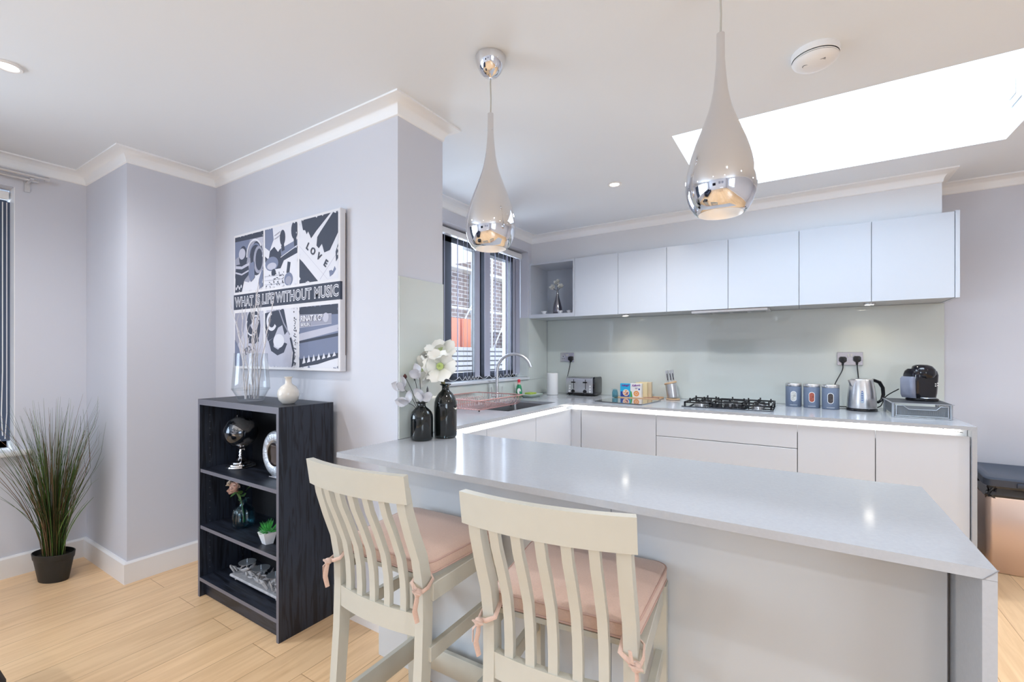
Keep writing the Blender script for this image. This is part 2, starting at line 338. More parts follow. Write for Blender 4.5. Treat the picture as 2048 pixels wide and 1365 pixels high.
# ------------------------------------------------------------------ base cabinets and worktops
WY = 3.42   # back run door fronts
DT, DB = .853, .10
GB = 'handleless base cabinets on the back wall'
def base_unit(x0, x1, label, drawers=False):
    t = thing('base_cabinet', label, 'cabinet', ((x0+x1)/2, 3.8, 0), 0, GB)
    m = MB(); m.box(x0, x1, WY+.06, YK-.02, .09, .888, 0); m.box(x0, x1, WY+.021, WY+.06, .09, .80, 1); part('carcass', m, [M_base, M_gap], t)
    m = MB(); m.box(x0, x1, WY+.07, WY+.085, .0, .09); part('plinth', m, M_base, t)
    g = .002
    if drawers:
        for a, b in ((.70, DT), (.547, .70), (.32, .547), (DB, .32)):
            m = MB(); m.box(x0+g, x1-g, WY, WY+.019, a+g, b-(g if b != DT else 0), 0, .0012); part('drawer_front', m, M_base, t)
    else:
        m = MB(); m.box(x0+g, x1-g, WY, WY+.019, DB, DT, 0, .0012); part('door', m, M_base, t)
base_unit(-1.513, -.914, 'white single-door base cabinet nearest the inner corner, under the toaster side')
base_unit(-.914, -.027, 'wide white base cabinet with drawers under the gas hob', True)
base_unit(-.027, .363, 'narrow white door cabinet below the canisters and kettle')
base_unit(.363, .768, 'white door cabinet at the right end, below the coffee machine')
LX = -1.600
def side_unit(y0, y1, label, door=True):
    t = thing('base_cabinet', label, 'cabinet', (-1.9, (y0+y1)/2, 0), 0, 'base cabinets under the window')
    m = MB()
    if 'sink' in label: m.box(LX-.06, LX-.02, y0, y1, .09, .80, 1); m.box(XW+.02, LX-.06, y0, y1, .09, .60, 0); m.box(LX-.065, LX-.06, y0, y1, .60, .888, 0)
    else: m.box(LX-.06, LX-.02, y0, y1, .09, .80, 1); m.box(XW+.02, LX-.06, y0, y1, .09, .888, 0)
    part('carcass', m, [M_base, M_gap], t)
    m = MB(); m.box(LX-.085, LX-.07, y0, y1, 0, .09); part('plinth', m, M_base, t)
    m = MB(); m.box(LX-.019, LX, y0+.002, y1-.002, DB, DT, 0, .0012); part('door', m, M_base, t)
side_unit(1.80, 2.23, 'white door cabinet under the left worktop beside the peninsula')
side_unit(2.23, 2.831, 'white door cabinet left of the sink, below the pink dish rack')
side_unit(2.831, 3.40, 'white door cabinet under the sink, next to the inner corner')
t = thing('corner_post', 'slim white filler post closing the inner corner of the base cabinets', 'filler panel', (-1.55, 3.45, 0))
m = MB(); m.box(LX+.002, -1.517, WY, WY+.019, DB, DT); m.box(LX-.019, LX, 3.403, WY+.019, DB, DT); part('post_face', m, M_base, t)
m = MB(); m.box(LX-.06, -1.515, WY+.021, WY+.10, 0, .80); m.box(-1.66, -1.514, 3.481, 3.50, 0, .888); m.box(-1.68, -1.6605, 3.401, 3.50, 0, .888); part('post_back', m, M_base, t)
t = thing('led_strip', 'glowing warm white light strip in the recess under the back worktop', 'light strip', (-.4, WY+.05, .885), 0, 'light strips under the worktops')
m = MB(); m.box(-1.59, .735, WY+.036, WY+.059, .872, .889); part('diffuser', m, M_led, t)
m = MB(); m.tube([(.66, WY+.03, .884), (.70, WY+.028, .876), (.745, WY+.03, .868)], .0015); part('cable', m, M_black, t)
t = thing('led_strip', 'glowing warm white light strip in the recess under the window-side worktop', 'light strip', (LX-.05, 2.6, .885), 0, 'light strips under the worktops')
m = MB(); m.box(LX-.059, LX-.036, 1.80, 3.44, .872, .889); part('diffuser', m, M_led, t)

t = thing('worktop', 'L-shaped pale grey quartz worktop running under the window and along the back wall', 'worktop', (-.8, 3.8, .89))
m = MB(); TB = .89; TT = .91; XF = -1.58; YF_ = 3.40; sX0, sX1, sY0, sY1 = -2.10, -1.70, 2.62, 3.34
m.box(XW+.001, .79, YF_, YK-.001, TB, TT, 0); m.box(XW+.001, sX0, YD+.001, YF_, TB, TT); m.box(sX1, XF, YD+.002, YF_, TB, TT); m.box(sX0, sX1, YD+.001, sY0, TB, TT); m.box(sX0, sX1, sY1, YF_, TB, TT)
part('slab', m, M_quartz, t)
m = MB(); m.box(.770, .79, YF_, YK-.001, 0, .89, 0); part('waterfall_end', m, M_quartz, t)
t = thing('sink', 'undermounted stainless steel sink in the worktop below the window', 'sink', ((sX0+sX1)/2, (sY0+sY1)/2, .70))
m = MB(); r0 = rrect((sX0+sX1)/2, (sY0+sY1)/2, (sX1-sX0)/2, (sY1-sY0)/2, .02, 3, .889); r1 = rrect((sX0+sX1)/2, (sY0+sY1)/2, (sX1-sX0)/2-.01, (sY1-sY0)/2-.01, .04, 3, .72); r2 = rrect((sX0+sX1)/2, (sY0+sY1)/2, (sX1-sX0)/2-.05, (sY1-sY0)/2-.05, .04, 3, .705)
m.loft([r0, r1, r2], 0, False, True); part('basin', m, M_dsteel, t)
m = MB(); m.lathe([(.001, .001), (.03, .001), (.042, .003), (.045, 0)], (-1.9, 2.98, .706), 20); part('drain', m, M_chrome, t)

t = thing('peninsula_worktop', 'long glossy pale grey quartz peninsula counter with waterfall end', 'worktop', (-.63, 1.46, .89))
m = MB()
v = [(XC+.008, 1.768), (.294, 1.768), (.294, 1.152), (XC, 1.152), (XC, YP-.002), (XC+.008, YP-.002)]
m.prism(v[::-1], TB, TT); part('slab', m, M_quartz, t)
m = MB(); m.box(.274, .294, 1.152, 1.768, 0, .8895); part('waterfall_end', m, M_quartz, t)
m = MB(); m.prism([(.2745, .890), (.2955, .911), (.2958, .9105), (.2748, .8895)], 1.1505, 1.1525, 0, 'xz'); part('mitre_joint', m, M_quartz_edge, t)
t = thing('peninsula_cabinet', 'plain pale blue-grey panelled cabinet under the peninsula counter, behind the stools', 'cabinet', (-.65, 1.55, 0))
m = MB(); m.box(-1.546, .2735, 1.374, 1.745, 0, .889); part('carcass', m, M_base, t)
m = MB(); m.box(-1.546, -.50, 1.354, 1.373, .0, .889, 0, .001); part('back_panel', m, M_panel, t)
m = MB(); m.box(-.4985, .268, 1.354, 1.373, .0, .889, 0, .001); part('back_panel', m, M_panel, t)

# ------------------------------------------------------------------ upper cabinets
UF, UZ0, UZ1 = 3.851, 1.655, 2.187
GU = 'row of handleless wall cabinets'
seams = [-1.77, -1.357, -.944, -.483, -.021, .388, .796]
lab = ['first closed door right of the open shelf niche', 'second closed door from the left, above the toaster', 'third closed door, above the knife block', 'fourth closed door, above the gas hob', 'fifth closed door, above the canisters and kettle', 'widest door, at the far right above the coffee machine']
t = thing('open_shelf_unit', 'open pale grey shelf niche holding a silver vase, left end of the wall cabinets', 'shelf', (-2.0, 4.0, UZ0))
x0, x1 = XW+.002, -1.77
m = MB(); m.box(x0, x0+.018, UF, YK-.002, UZ0, UZ1); m.box(x1-.018, x1, UF, YK-.002, UZ0, UZ1); m.box(x0+.018, x1-.018, UF, YK-.002, UZ1-.018, UZ1); m.box(x0+.018, x1-.018, UF, YK-.002, UZ0, UZ0+.035); m.box(x0+.018, x1-.018, YK-.02, YK-.002, UZ0+.035, UZ1-.018); part('carcass', m, M_upper, t)
for yy, zz in ((3.92, 1.93), (4.06, 1.93), (4.10, 1.925)):
    m = MB(); m.cyl((x0+.018, yy, zz), .004, .004, 10, 0, 'x'); part('shelf_pin', m, M_steel, t)
for i in range(6):
    x0, x1 = seams[i], seams[i+1]
    t = thing('wall_cabinet', 'pale blue-grey wall cabinet, '+lab[i], 'cabinet', ((x0+x1)/2, 4.0, UZ0), 0, GU)
    m = MB(); m.box(x0+.001, x1-.001, UF+.02, YK-.002, UZ0, UZ1); part('carcass', m, M_carc, t)
    m = MB(); m.box(x0+.0015, x1-.0015, UF, UF+.019, UZ0-.002, UZ1, 0, .0012); part('door', m, M_upper, t)
m = MB(); m.box(.797, .818, UF-.004, YK-.002, UZ0-.004, UZ1+.004, 0, .001); tag(m.build('end_panel', M_upper), 'tall thin pale panel closing the right end of the wall cabinets', 'panel')
for x, y, s_ in ((-1.325, 3.956, 'left, above the chopping board'), (.39, 3.99, 'right, above the kettle')):
    t = thing('cabinet_light', 'small round warm spotlight under the wall cabinets, '+s_, 'light', (x, y, UZ0-.012), 0, 'spotlights under the wall cabinets')
    m = MB(); m.lathe([(.0, .012), (.034, .012), (.034, .002), (.030, 0), (.028, .002)], (x, y, UZ0-.0125), 28); part('ring', m, M_steel, t)
    m = MB(); m.lathe([(0, 0), (.028, 0)], (x, y, UZ0-.0105), 24); part('lens', m, M_bulb2, t)
t = thing('extractor_hood', 'slim pale extractor hood fitted under the wall cabinets above the hob', 'hood', (-.48, 3.95, 1.63))
m = MB(); m.box(-.76, -.21, UF+.03, 4.15, 1.638, 1.654, 0, .003); part('body', m, mat('hood_grey', (.55, .55, .56), .3), t)
m = MB(); m.box(-.755, -.215, UF+.012, UF+.028, 1.628, 1.653, 0, .004); part('front_strip', m, M_steel, t)
m = MB(); [m.box(-.73+k*.13, -.63+k*.13, 3.92, 4.1, 1.635, 1.6375) for k in range(4)]; part('filter', m, M_dsteel, t)

# ------------------------------------------------------------------ ceiling fittings
for i, (x, y) in enumerate(DOWNLIGHTS[:]):
    lb = {0: 'round recessed downlight in the ceiling at the far left edge', 1: 'small round recessed downlight in the ceiling above the wall cabinets'}.get(i, 'round recessed ceiling downlight behind or beside the viewpoint, out of direct view')
    t = thing('downlight', lb, 'light', (x, y, ZC-.008), 0, 'recessed ceiling downlights')
    m = MB(); m.lathe([(.046, .0075), (.046, .003), (.043, 0), (.034, .001), (.030, .006)], (x, y, ZC-.008), 32); part('bezel', m, M_white, t)
    m = MB(); m.lathe([(0, 0), (.031, 0)], (x, y, ZC-.004), 24); part('lens', m, M_bulb, t)
t = thing('smoke_alarm', 'round white smoke alarm on the ceiling near the skylight', 'smoke alarm', (.041, 2.105, ZC))
m = MB(); m.lathe([(.0, 0), (.080, 0), (.080, -.022), (.078, -.024)], (.041, 2.105, ZC), 48); part('base', m, M_white, t)
m = MB(); m.lathe([(.066, -.024), (.066, -.032)], (.041, 2.105, ZC), 48)
m.lathe([(.0755, -.0255), (.0775, -.0285), (.0755, -.0305)], (.041, 2.105, ZC), 48, 1); part('vent_ring', m, [M_gap, M_white], t)
m = MB(); m.lathe([(.076, -.032), (.074, -.036), (.060, -.047), (.035, -.054), (.0, -.056)], (.041, 2.105, ZC), 48); cv_ = part('cover', m, M_white, t)
m = MB(); m.lathe([(.009, -.0535), (.0095, -.0555), (.0, -.0565)], (.013, 2.087, ZC+.002), 20, 0, sx=1.5); part('test_button', m, M_gap, cv_)
m = MB(); m.lathe([(.0078, -.054), (.008, -.0565), (.0, -.0572)], (.013, 2.087, ZC+.002), 20, 0, sx=1.5)
part('button_face', m, M_white, cv_)
m = MB(); [m.box(.053, .073, 2.067+k*.006, 2.0685+k*.006, ZC-.0525, ZC-.0495) for k in range(3)]; part('sounder_slot', m, M_gap, cv_)
t = thing('wall_switch', 'small white square switch on the inside face of the skylight shaft', 'switch', (.924, 3.36, 2.66))
m = MB(); m.box(.910, .9235, 3.28, 3.42, 2.59, 2.73, 0, .004); part('plate', m, M_white, t)
m = MB(); m.box(.905, .9095, 3.31, 3.39, 2.62, 2.70, 0, .002); part('rocker', m, mat('switch_grey', (.5, .5, .5), .4), t)

TEAR = [(.010, .53), (.0115, .53), (.0116, .50), (.0118, .461), (.0116, .460), (.0124, .45), (.0155, .41), (.0205, .363), (.027, .33), (.0345, .302), (.046, .27), (.058, .238), (.070, .208), (.080, .178), (.088, .150), (.0945, .120), (.0972, .095), (.0965, .072), (.092, .048), (.084, .026), (.073, .008), (.064, .0005), (.061, .0)]
for x, lb in ((-1.029, 'chrome teardrop pendant lamp with its ceiling dome in view, left one'), (-.203, 'nearer chrome teardrop pendant lamp in front of the skylight, right one')):
    t = thing('pendant_lamp', lb, 'pendant lamp', (x, 1.46, 1.71), 0, 'teardrop pendants over the peninsula')
    m = MB(); m.lathe(TEAR, (x, 1.46, 1.71), 64); sh = part('shade', m, M_chrome, t, 60)
    m = MB(); m.lathe([(.061, 0), (.056, .012), (.040, .030), (.036, .034)], (x, 1.46, 1.7101), 48); part('reflector', m, mat('satin_inner', (.75, .73, .72), .35, metal=.5), sh, 60)
    m = MB(); m.lathe([(0, 0), (.036, 0)], (x, 1.46, 1.7395), 32); part('bulb', m, M_bulb, sh)
    m = MB(); m.tube([(x, 1.46, 2.24), (x+.001, 1.4605, 2.30), (x-.001, 1.46, 2.36), (x, 1.46, 2.40)], .0028, 8); part('cord', m, mat('clear_cord', (.45, .44, .40), .25), t)
    m = MB(); m.lathe([(.0, -.085), (.006, -.085), (.008, -.078), (.026, -.072), (.042, -.056), (.053, -.034), (.059, -.01), (.060, -.001)], (x, 1.46, ZC), 48); part('ceiling_dome', m, M_chrome, t, 60)

# ------------------------------------------------------------------ vertical blinds, rail
def blind(name, label, xb, ys, z0, z1, w, th, angs, mt, headlab, par_y0, par_y1, mh):
    t = thing(name, label, 'blind', (xb, (par_y0+par_y1)/2, z1))
    m = MB(); m.box(xb-.022, xb+.022, par_y0, par_y1, z1, z1+.045, 0, .003); part('headrail', m, mh, t)
    for y, a in zip(ys, angs):
        m = MB(); m.T = Tl(xb, y, 0) @ Matrix.Rotation(R(a), 4, 'Z')
        m.box(-w/2, w/2, -.0006, .0006, z0, z1-.012); m.box(-w/2*.6, w/2*.6, -.002, .002, z1-.018, z1-.006)
        m.T = None; part('slat', m, mt, t)
    m = MB()
    pts = []
    for i in range(len(ys)-1):
        ya, yb = ys[i], ys[i+1]
        for k in range(6):
            f = k/6; pts.append((xb+.02, ya+(yb-ya)*f, z0+.012-.03*math.sin(PI*f)))
    pts.append((xb+.02, ys[-1], z0+.012)); m.tube(pts, .0014, 5); part('bead_chain', m, M_white, t)
    return t
# angle 0 = slat across the window (along x); 90 = flat in the window plane
ys = [2.86, 2.935, 2.985, 3.035, 3.075, 3.125, 3.27, 3.39, 3.45, 3.525, 3.585, 3.65, 3.72, 3.78]
an = [125, 128, 127, 128, 128, 100, 92, 120, 124, 122, 115, 118, 100, 96]
ys = [2.30, 2.44, 2.58, 2.70] + ys; an = [128, 128, 128, 128] + an
blind('vertical_blind', 'grey-lilac vertical blind with slats turned half open at the kitchen window', XW-.085, ys, kz0+.05, kz1-.06, .089, 0, an, M_slat, '', ky0+.01, ky1-.01, M_white)
ys2 = [-.88+.0805*k for k in range(20)]
t = blind('vertical_blind', 'dark blue vertical blind drawn across the window at the left edge', XL-.10, ys2, wz0+.05, wz1-.06, .089, 0, [86 if y > -.30 else 40 for y in ys2], M_slatd, '', -.93, wy1-.01, M_white)
m = MB(); m.tube([(XL-.07, .655, 2.2), (XL-.07, .655, 1.2), (XL-.068, .65, .95), (XL-.07, .655, .82)], .0025, 6); m.tube([(XL-.07, .672, 2.2), (XL-.07, .672, .95), (XL-.066, .664, .80)], .002, 6); part('pull_cord', m, M_white, t)
t = thing('curtain_rail', 'double brushed steel curtain pole above the left window', 'curtain pole', (XL+.08, -.9, 2.34))
m = MB(); m.tube([(XL+.105, -2.7, 2.345), (XL+.105, .795, 2.345)], .011, 14); part('pole', m, M_steel, t)
m = MB(); m.tube([(XL+.06, -2.7, 2.33), (XL+.06, .78, 2.33)], .009, 14); part('pole', m, M_steel, t)
m = MB(); m.cyl((XL+.105, .795, 2.345), .014, .02, 16, 0, 'y'); part('end_cap', m, M_steel, t)
m = MB(); m.box(XL, XL+.005, .73, .755, 2.27, 2.34); m.box(XL, XL+.11, .735, .75, 2.322, 2.332); part('bracket', m, M_steel, t)

# ------------------------------------------------------------------ outside the windows
t = thing('brick_building', 'brick building wrapped in scaffolding beyond the kitchen window', 'building', (-9.5, 12, -2))
m = MB(); m.box(-10.5, -9.5, 4, 22, -2, 9); part('wall', m, brick_mat(), t)
for k in range(7):
    for j in range(3):
        m = MB(); m.box(-9.49, -9.44, 6.2+2.0*k, 7.1+2.0*k, .3+2.4*j, 1.8+2.4*j); part('window', m, mat('far_window', (.5, .55, .6), .2), t)
t = thing('scaffolding', 'pale scaffold poles and boards in front of the brick building outside', 'scaffolding', (-9.0, 12, -2))
m = MB()
for k in range(14): m.cyl((-8.9, 5+1.1*k, -2), .035, 10.5, 8)
for k in range(8): m.tube([(-8.9, 4.5, -1+1.25*k), (-8.9, 20, -1+1.25*k)], .035, 8)
for k in range(6): m.tube([(-8.85, 5+2.2*k, 0), (-8.85, 7.2+2.2*k, 3)], .025, 6)
part('poles', m, mat('scaffold_galvanised', (.75, .75, .75), .5), t)
m = MB(); [m.box(-9.4, -8.95, 4.5, 20, .2+1.9*k, .27+1.9*k) for k in range(4)]; part('boards', m, mat('scaffold_board', (.62, .58, .54), .8), t)
m = MB(); m.box(-8.6, -8.2, 9.75, 10.15, 1.45, 2.35, 0, .02); tag(m.build('orange_container', mat('orange_red_paint', (.72, .26, .16), .6)), 'orange-red container outside the kitchen window, nearer the wall end', 'container', 'orange containers outside')
m = MB(); m.box(-8.6, -8.2, 10.25, 10.65, 1.45, 2.35, 0, .02); tag(m.build('orange_container', mat('orange_red_paint', (.72, .26, .16), .6)), 'orange-red container outside the kitchen window, the right one of two', 'container', 'orange containers outside')
m = MB(); m.box(-9.2, -7.7, 3.5, 20, -2.1, 1.449); tag(m.build('low_roof', mat('roof_grey', (.35, .34, .34), .8)), 'low flat grey roof outside, carrying the orange-red containers', 'roof')
t = thing('slatted_fence', 'pale horizontal slatted fence outside below the scaffolding', 'fence', (-7.6, 9, 0))
m = MB(); [m.box(-7.62, -7.58, 4, 17, -.4+.13*k, -.31+.13*k) for k in range(15)]; part('slats', m, mat('fence_grey', (.42, .42, .44), .7), t)
for k in range(6):
    m = MB(); m.box(-7.72, -7.63, 4.5+2*k, 4.6+2*k, -.5, 1.6); part('post', m, mat('fence_grey', (.42, .42, .44), .7), t)

# ================================================================== furniture and objects
# ------------------------------------------------------------------ counter stools and their cushions
KS = .925
def zmap(z): return 1.295-KS*(1.295-z) if z > .12 else (1.295-KS*(1.295-.12))*z/.12
def local(name, mb, mats, par, smooth=35, label=None, z0=0):
    for v in mb.bm.verts: v.co.x *= KS; v.co.y *= KS; v.co.z = zmap(v.co.z+z0)-(zmap(z0) if z0 else 0)
    return mb.build(name, mats, par, smooth=smooth)
def make_stool(label):
    t = thing('counter_stool', label, 'stool', group='slat-back counter stools at the peninsula')
    def bow(x): return -.028*(1-(x/.215)**2)
    POST = [(-.285, .905), (-.272, .84), (-.245, .76), (-.213, .68), (-.196, .60), (-.192, .50), (-.198, .35), (-.212, .18), (-.232, 0)]
    TH = [.030, .032, .034, .038, .042, .044, .043, .041, .036]
    for sx in (-1, 1):
        m = MB(); m.bar(POST, sx*.188-.0165, sx*.188+.0165, TH); local('leg', m, M_stool, t)
        m = MB(); m.bar([(.172, .595), (.175, .3), (.190, 0)], sx*.205-.019, sx*.205+.019, [.042, .040, .034]); local('leg', m, M_stool, t)
        m = MB(); m.box(sx*.203-.012, sx*.203+.012, -.18, .155, .535, .592, 0, .002); local('side_apron', m, M_stool, t)
        m = MB(); m.box(sx*.203-.011, sx*.203+.011, -.19, .165, .352, .398, 0, .002); local('side_stretcher', m, M_stool, t)
    m = MB(); n = 14; pts = [(-.217+.434*k/n, -.288+bow(-.217+.434*k/n)) for k in range(n+1)]
    m.bar(pts, .868, .952, .024, plane='xy')
    for v in m.bm.verts:
        v.co.y += -.16*(v.co.z-.868)
    bmesh.ops.bevel(m.bm, geom=[e for e in m.bm.edges if len(e.link_faces) == 2 and e.link_faces[0].normal.angle(e.link_faces[1].normal, 0) > 1], offset=.003, segments=2, affect='EDGES')
    local('top_rail', m, M_stool, t)
    m = MB(); n = 10; pts = [(-.180+.36*k/n, -.192+bow(-.18+.36*k/n)) for k in range(n+1)]; m.bar(pts, .432, .502, .022, plane='xy'); local('lower_rail', m, M_stool, t)
    for k in range(5):
        x = -.126+.063*k; b = bow(x)
        S = [(-.287+b, .885), (-.268+b, .82), (-.240+b*.9, .75), (-.210+b*.9, .67), (-.196+b*.95, .60), (-.191+b, .54), (-.192+b, .48)]
        m = MB(); m.bar(S, x-.0125, x+.0125, .017); local('back_slat', m, M_stool, t)
    m = MB(); m.prism([(-.185, -.185), (.185, -.185), (.218, .195), (-.218, .195)], .592, .606); local('seat', m, M_stool, t)
    m = MB(); m.box(-.18, .18, .170, .192, .062, .110, 0, .002); local('front_stretcher', m, M_stool, t)
    for sx in (-1, 1):
        m = MB(); m.box(sx*.195-.011, sx*.195+.011, -.21, .17, .070, .116, 0, .002); local('side_stretcher', m, M_stool, t)
    m = MB(); m.box(-.186, .186, .165, .185, .535, .591, 0, .002); local('front_apron', m, M_stool, t)
    return t
def make_cushion(label):
    t = thing('seat_cushion', label, 'cushion', group='pink seat cushions tied to the stools')
    def ring(s, z, r=.04):
        pts = rrect(0, 0, .212, .190, r, 6, z); return [(s*x*(1+.07*y/.19), s*y+.004, z) for x, y, _ in pts]
    m = MB(); m.loft([ring(.93, .0), ring(.985, .004), ring(1.0, .012), ring(1.003, .024), ring(1.0, .036), ring(.985, .043), ring(.95, .0475), ring(.85, .051), ring(.6, .053), ring(.3, .054), ring(.02, .054)]); 
    rnd = random.Random(3)
    local('cover', m, M_cush, t, 60, z0=.606)
    for z in (.006, .041):
        m = MB(); m.tube(ring(.995, z), .0030, 6, closed=True); local('piping', m, M_cushd, t, 80, z0=.606)
    for sx in (-1, 1):
        x = sx*.189; y = -.205; D = .006
        m = MB()
        loop = [(x*.9, -.175, .02), (x-sx*.022, -.192, .012), (x-sx*.024, -.222, -.006), (x+sx*.0, -.232, -.016), (x+sx*.024, -.226, -.020), (x+sx*.027, -.205, -.016), (x+sx*.024, -.178, .0), (x*.98, -.165, .015)]
        m.tube(loop, .0065, 7, flat=.45)
        kx, ky, kz = (x+sx*.016, -.238, -.020)
        m.lathe([(.0, -.012), (.010, -.007), (.013, 0), (.010, .008), (0, .012)], (kx, ky, kz), 10)
        m.tube([(kx, ky, kz), (kx+.004, ky-.010, kz-.02), (kx-.003, ky-.010, kz-.05), (kx+.004, ky-.006, kz-.085)], [.006, .0075, .008, .007], 6, flat=.35)
        m.tube([(kx, ky, kz), (kx-.008, ky-.012, kz+.015), (kx-.012, ky-.010, kz+.04)] if sx > 0 else [(kx, ky, kz), (kx-.012, ky-.010, kz-.015), (kx-.014, ky-.008, kz-.05)], [.006, .007, .006], 6, flat=.35)
        m.tube([(kx-.012, ky-.006, kz+.004), (kx, ky-.016, kz+.008), (kx+.014, ky-.004, kz)], .006, 6, flat=.5)
        local('tie', m, M_cush, t, 80, z0=.606)
    return t
for x, y, a, l1, l2 in ((-1.178, 1.228, 1.5, 'cream slat-back counter stool, the left one, nearer the black bookcase', 'dusty pink tied cushion on the left stool'),
                        (-.551, 1.236, 7.0, 'cream slat-back counter stool in the foreground, the right one of the pair', 'dusty pink tied cushion on the right foreground stool')):
    s_ = make_stool(l1); s_.location = (x*KS, y*KS, 0); s_.rotation_euler.z = R(a)
    c_ = make_cushion(l2); c_.location = (x*KS, y*KS, zmap(.606)); c_.rotation_euler.z = R(a)

# ------------------------------------------------------------------ bookcase
bx0, bx1, by0, by1, bh = -2.742, -1.980, 1.162, 1.445, 1.060
t = thing('bookcase', 'low black ash open bookcase standing against the wall under the picture', 'bookcase', ((bx0+bx1)/2, (by0+by1)/2, 0))
for a in (bx0, bx1-.018):
    m = MB(); m.box(a, a+.018, by0+.0012, by1, 0, bh); part('side_panel', m, M_ashz, t)
    m = MB(); m.box(a, a+.018, by0, by0+.001, 0, bh); part('edge_band', m, M_edge, t)
def shelf(z, th, nm):
    m = MB(); m.box(bx0+.018, bx1-.018, by0+.0012+(.004 if nm == 'shelf' else 0), by1-.006, z-th, z); part(nm, m, M_ashx, t)
    m = MB(); m.box(bx0+.018, bx1-.018, by0+(.004 if nm == 'shelf' else 0), by0+.001+(.004 if nm == 'shelf' else 0), z-th, z); part('edge_band', m, M_edge, t)
shelf(bh-.0, .030, 'top'); shelf(.686, .018, 'shelf'); shelf(.383, .018, 'shelf'); shelf(.105, .018, 'bottom_shelf')
m = MB(); m.box(bx0+.018, bx1-.018, by0+.03, by0+.046, 0, .086); part('plinth', m, M_ashx, t)
m = MB(); m.box(bx0+.018, bx1-.018, by1-.005, by1, .0, bh-.03); part('back_panel', m, mat('black_back', (.008, .009, .012), .6), t)
m = MB()
for k in range(24): 
    for yy in (by0+.05, by1-.06):
        m.box(bx0+.018, bx0+.0185, yy-.002, yy+.002, .14+.036*k, .144+.036*k)
o = part('peg_holes', m, mat('peg_hole', (.10, .10, .11), .6), t); o['kind'] = 'stuff'

# ------------------------------------------------------------------ things on and in the bookcase
# glass hurricane vase with birch twigs
gx, gy = -2.40, 1.262
t = thing('glass_vase', 'tall clear flared glass vase with a narrow foot on top of the bookcase', 'vase', (gx, gy, bh))
m = MB(); m.lathe([(.0, .001), (.056, .001), (.060, .006), (.064, .018), (.085, .058), (.088, .064), (.086, .10), (.082, .15), (.078, .20), (.076, .245), (.0745, .245), (.0765, .20), (.0805, .15), (.0845, .10), (.0855, .064), (.082, .058), (.061, .020), (.055, .010), (.0, .008)], (gx, gy, bh), 48)
part('bowl', m, M_vglass, t, 60)
m = MB(); m.lathe([(.0865, .0585), (.090, .062), (.0865, .0655), (.084, .062), (.0865, .0585)], (gx, gy, bh), 48); part('shoulder_ridge', m, M_vglass, t, 60)
rnd = random.Random(11); M_twig = mat('silvered_twig', (.60, .58, .60), .6, noise=.3, nscale=90)
tw = [(-.33, -.02, .52), (-.19, .02, .46), (-.10, -.02, .47), (-.02, .02, .46), (.05, 0, .48), (.10, .01, .50), (.30, .03, .54), (.19, -.02, .60), (-.26, .0, .40), (.02, .02, .56)]
for i, (dx, dy, h) in enumerate(tw):
    m = MB(); P = []; x0 = gx+.03*math.cos(i*2.2); y0 = gy+.03*math.sin(i*2.2)
    ex = gx+dx*.55; ey = gy+dy; n = 9
    for k in range(n):
        f = k/(n-1); jx = rnd.uniform(-.008, .008)*(0 < k < n-1); P.append((x0+(ex-x0)*f**1.25+jx, y0+(ey-y0)*f+rnd.uniform(-.005, .005), bh+.012+h*f))
    m.tube(P, [.0034-.0022*k/(n-1) for k in range(n)], 6)
    for q in range(5):
        k = rnd.randint(3, 7); a = P[k]; sx = rnd.choice((-1, 1)); L = rnd.uniform(.03, .075)
        m.tube([a, (a[0]+sx*L*.35, a[1], a[2]+L*.6), (a[0]+sx*L*.6, a[1]+.004, a[2]+L*1.3)], [.0014, .001, .0005], 5)
        m.lathe([(0, -.003), (.0028, 0), (0, .004)], (a[0]+sx*.003, a[1], a[2]), 6)
    o = m.build('twig', M_twig, org=(x0, y0, bh+.012), loc=(x0, y0, bh+.012)); tag(o, 'thin silvery bare twig standing in the tall clear glass vase', 'twig', 'bare twigs in the glass vase')
m = MB(); px, py = -2.105, 1.285
m.lathe([(0, 0), (.024, 0), (.028, .003), (.044, .02), (.050, .045), (.046, .066), (.034, .084), (.018, .095), (.0145, .102), (.0145, .124), (.020, .128), (.020, .131), (.0125, .131), (.0125, .118)], (px, py, bh), 40)
tag(m.build('bud_vase', M_ceram, org=(px, py, bh), loc=(px, py, bh), smooth=60), 'small round cream ceramic bud vase with a short neck on the bookcase top', 'vase')
# globe
gx, gy, gz = -2.585, 1.305, .686
t = thing('desk_globe', 'small dark mirrored globe on a silver pedestal, on the bookcase shelf', 'globe', (gx, gy, gz))
m = MB(); m.lathe([(0, 0), (.070, 0), (.073, .006), (.070, .012), (.060, .014), (.058, .020), (.046, .023), (.042, .030), (.026, .036), (.016, .048), (.010, .056), (.013, .064), (.009, .072), (.013, .080), (.007, .090), (.007, .098)], (gx, gy, gz), 40); part('pedestal', m, M_chrome, t)
cz = gz+.190; tilt = R(23)
m = MB(); m.T = Tl(gx, gy, cz) @ Matrix.Rotation(tilt, 4, 'Y')
m.lathe([(.084*math.cos(R(a)), .084*math.sin(R(a))) for a in range(-90, 91, 6)], seg=48); m.T = None
gm = mat('globe_dark_mirror', (.035, .045, .06), .06, metal=.75, coat=1)
nt = gm.node_tree; b = nt.nodes['Principled BSDF']; n = nt.nodes.new('ShaderNodeTexNoise'); n.inputs['Scale'].default_value = 9; n.inputs['Detail'].default_value = 6; tc = nt.nodes.new('ShaderNodeTexCoord'); cr = nt.nodes.new('ShaderNodeValToRGB')
cr.color_ramp.elements[0].position = .50; cr.color_ramp.elements[0].color = (.02, .028, .04, 1); cr.color_ramp.elements[1].position = .53; cr.color_ramp.elements[1].color = (.35, .35, .36, 1)
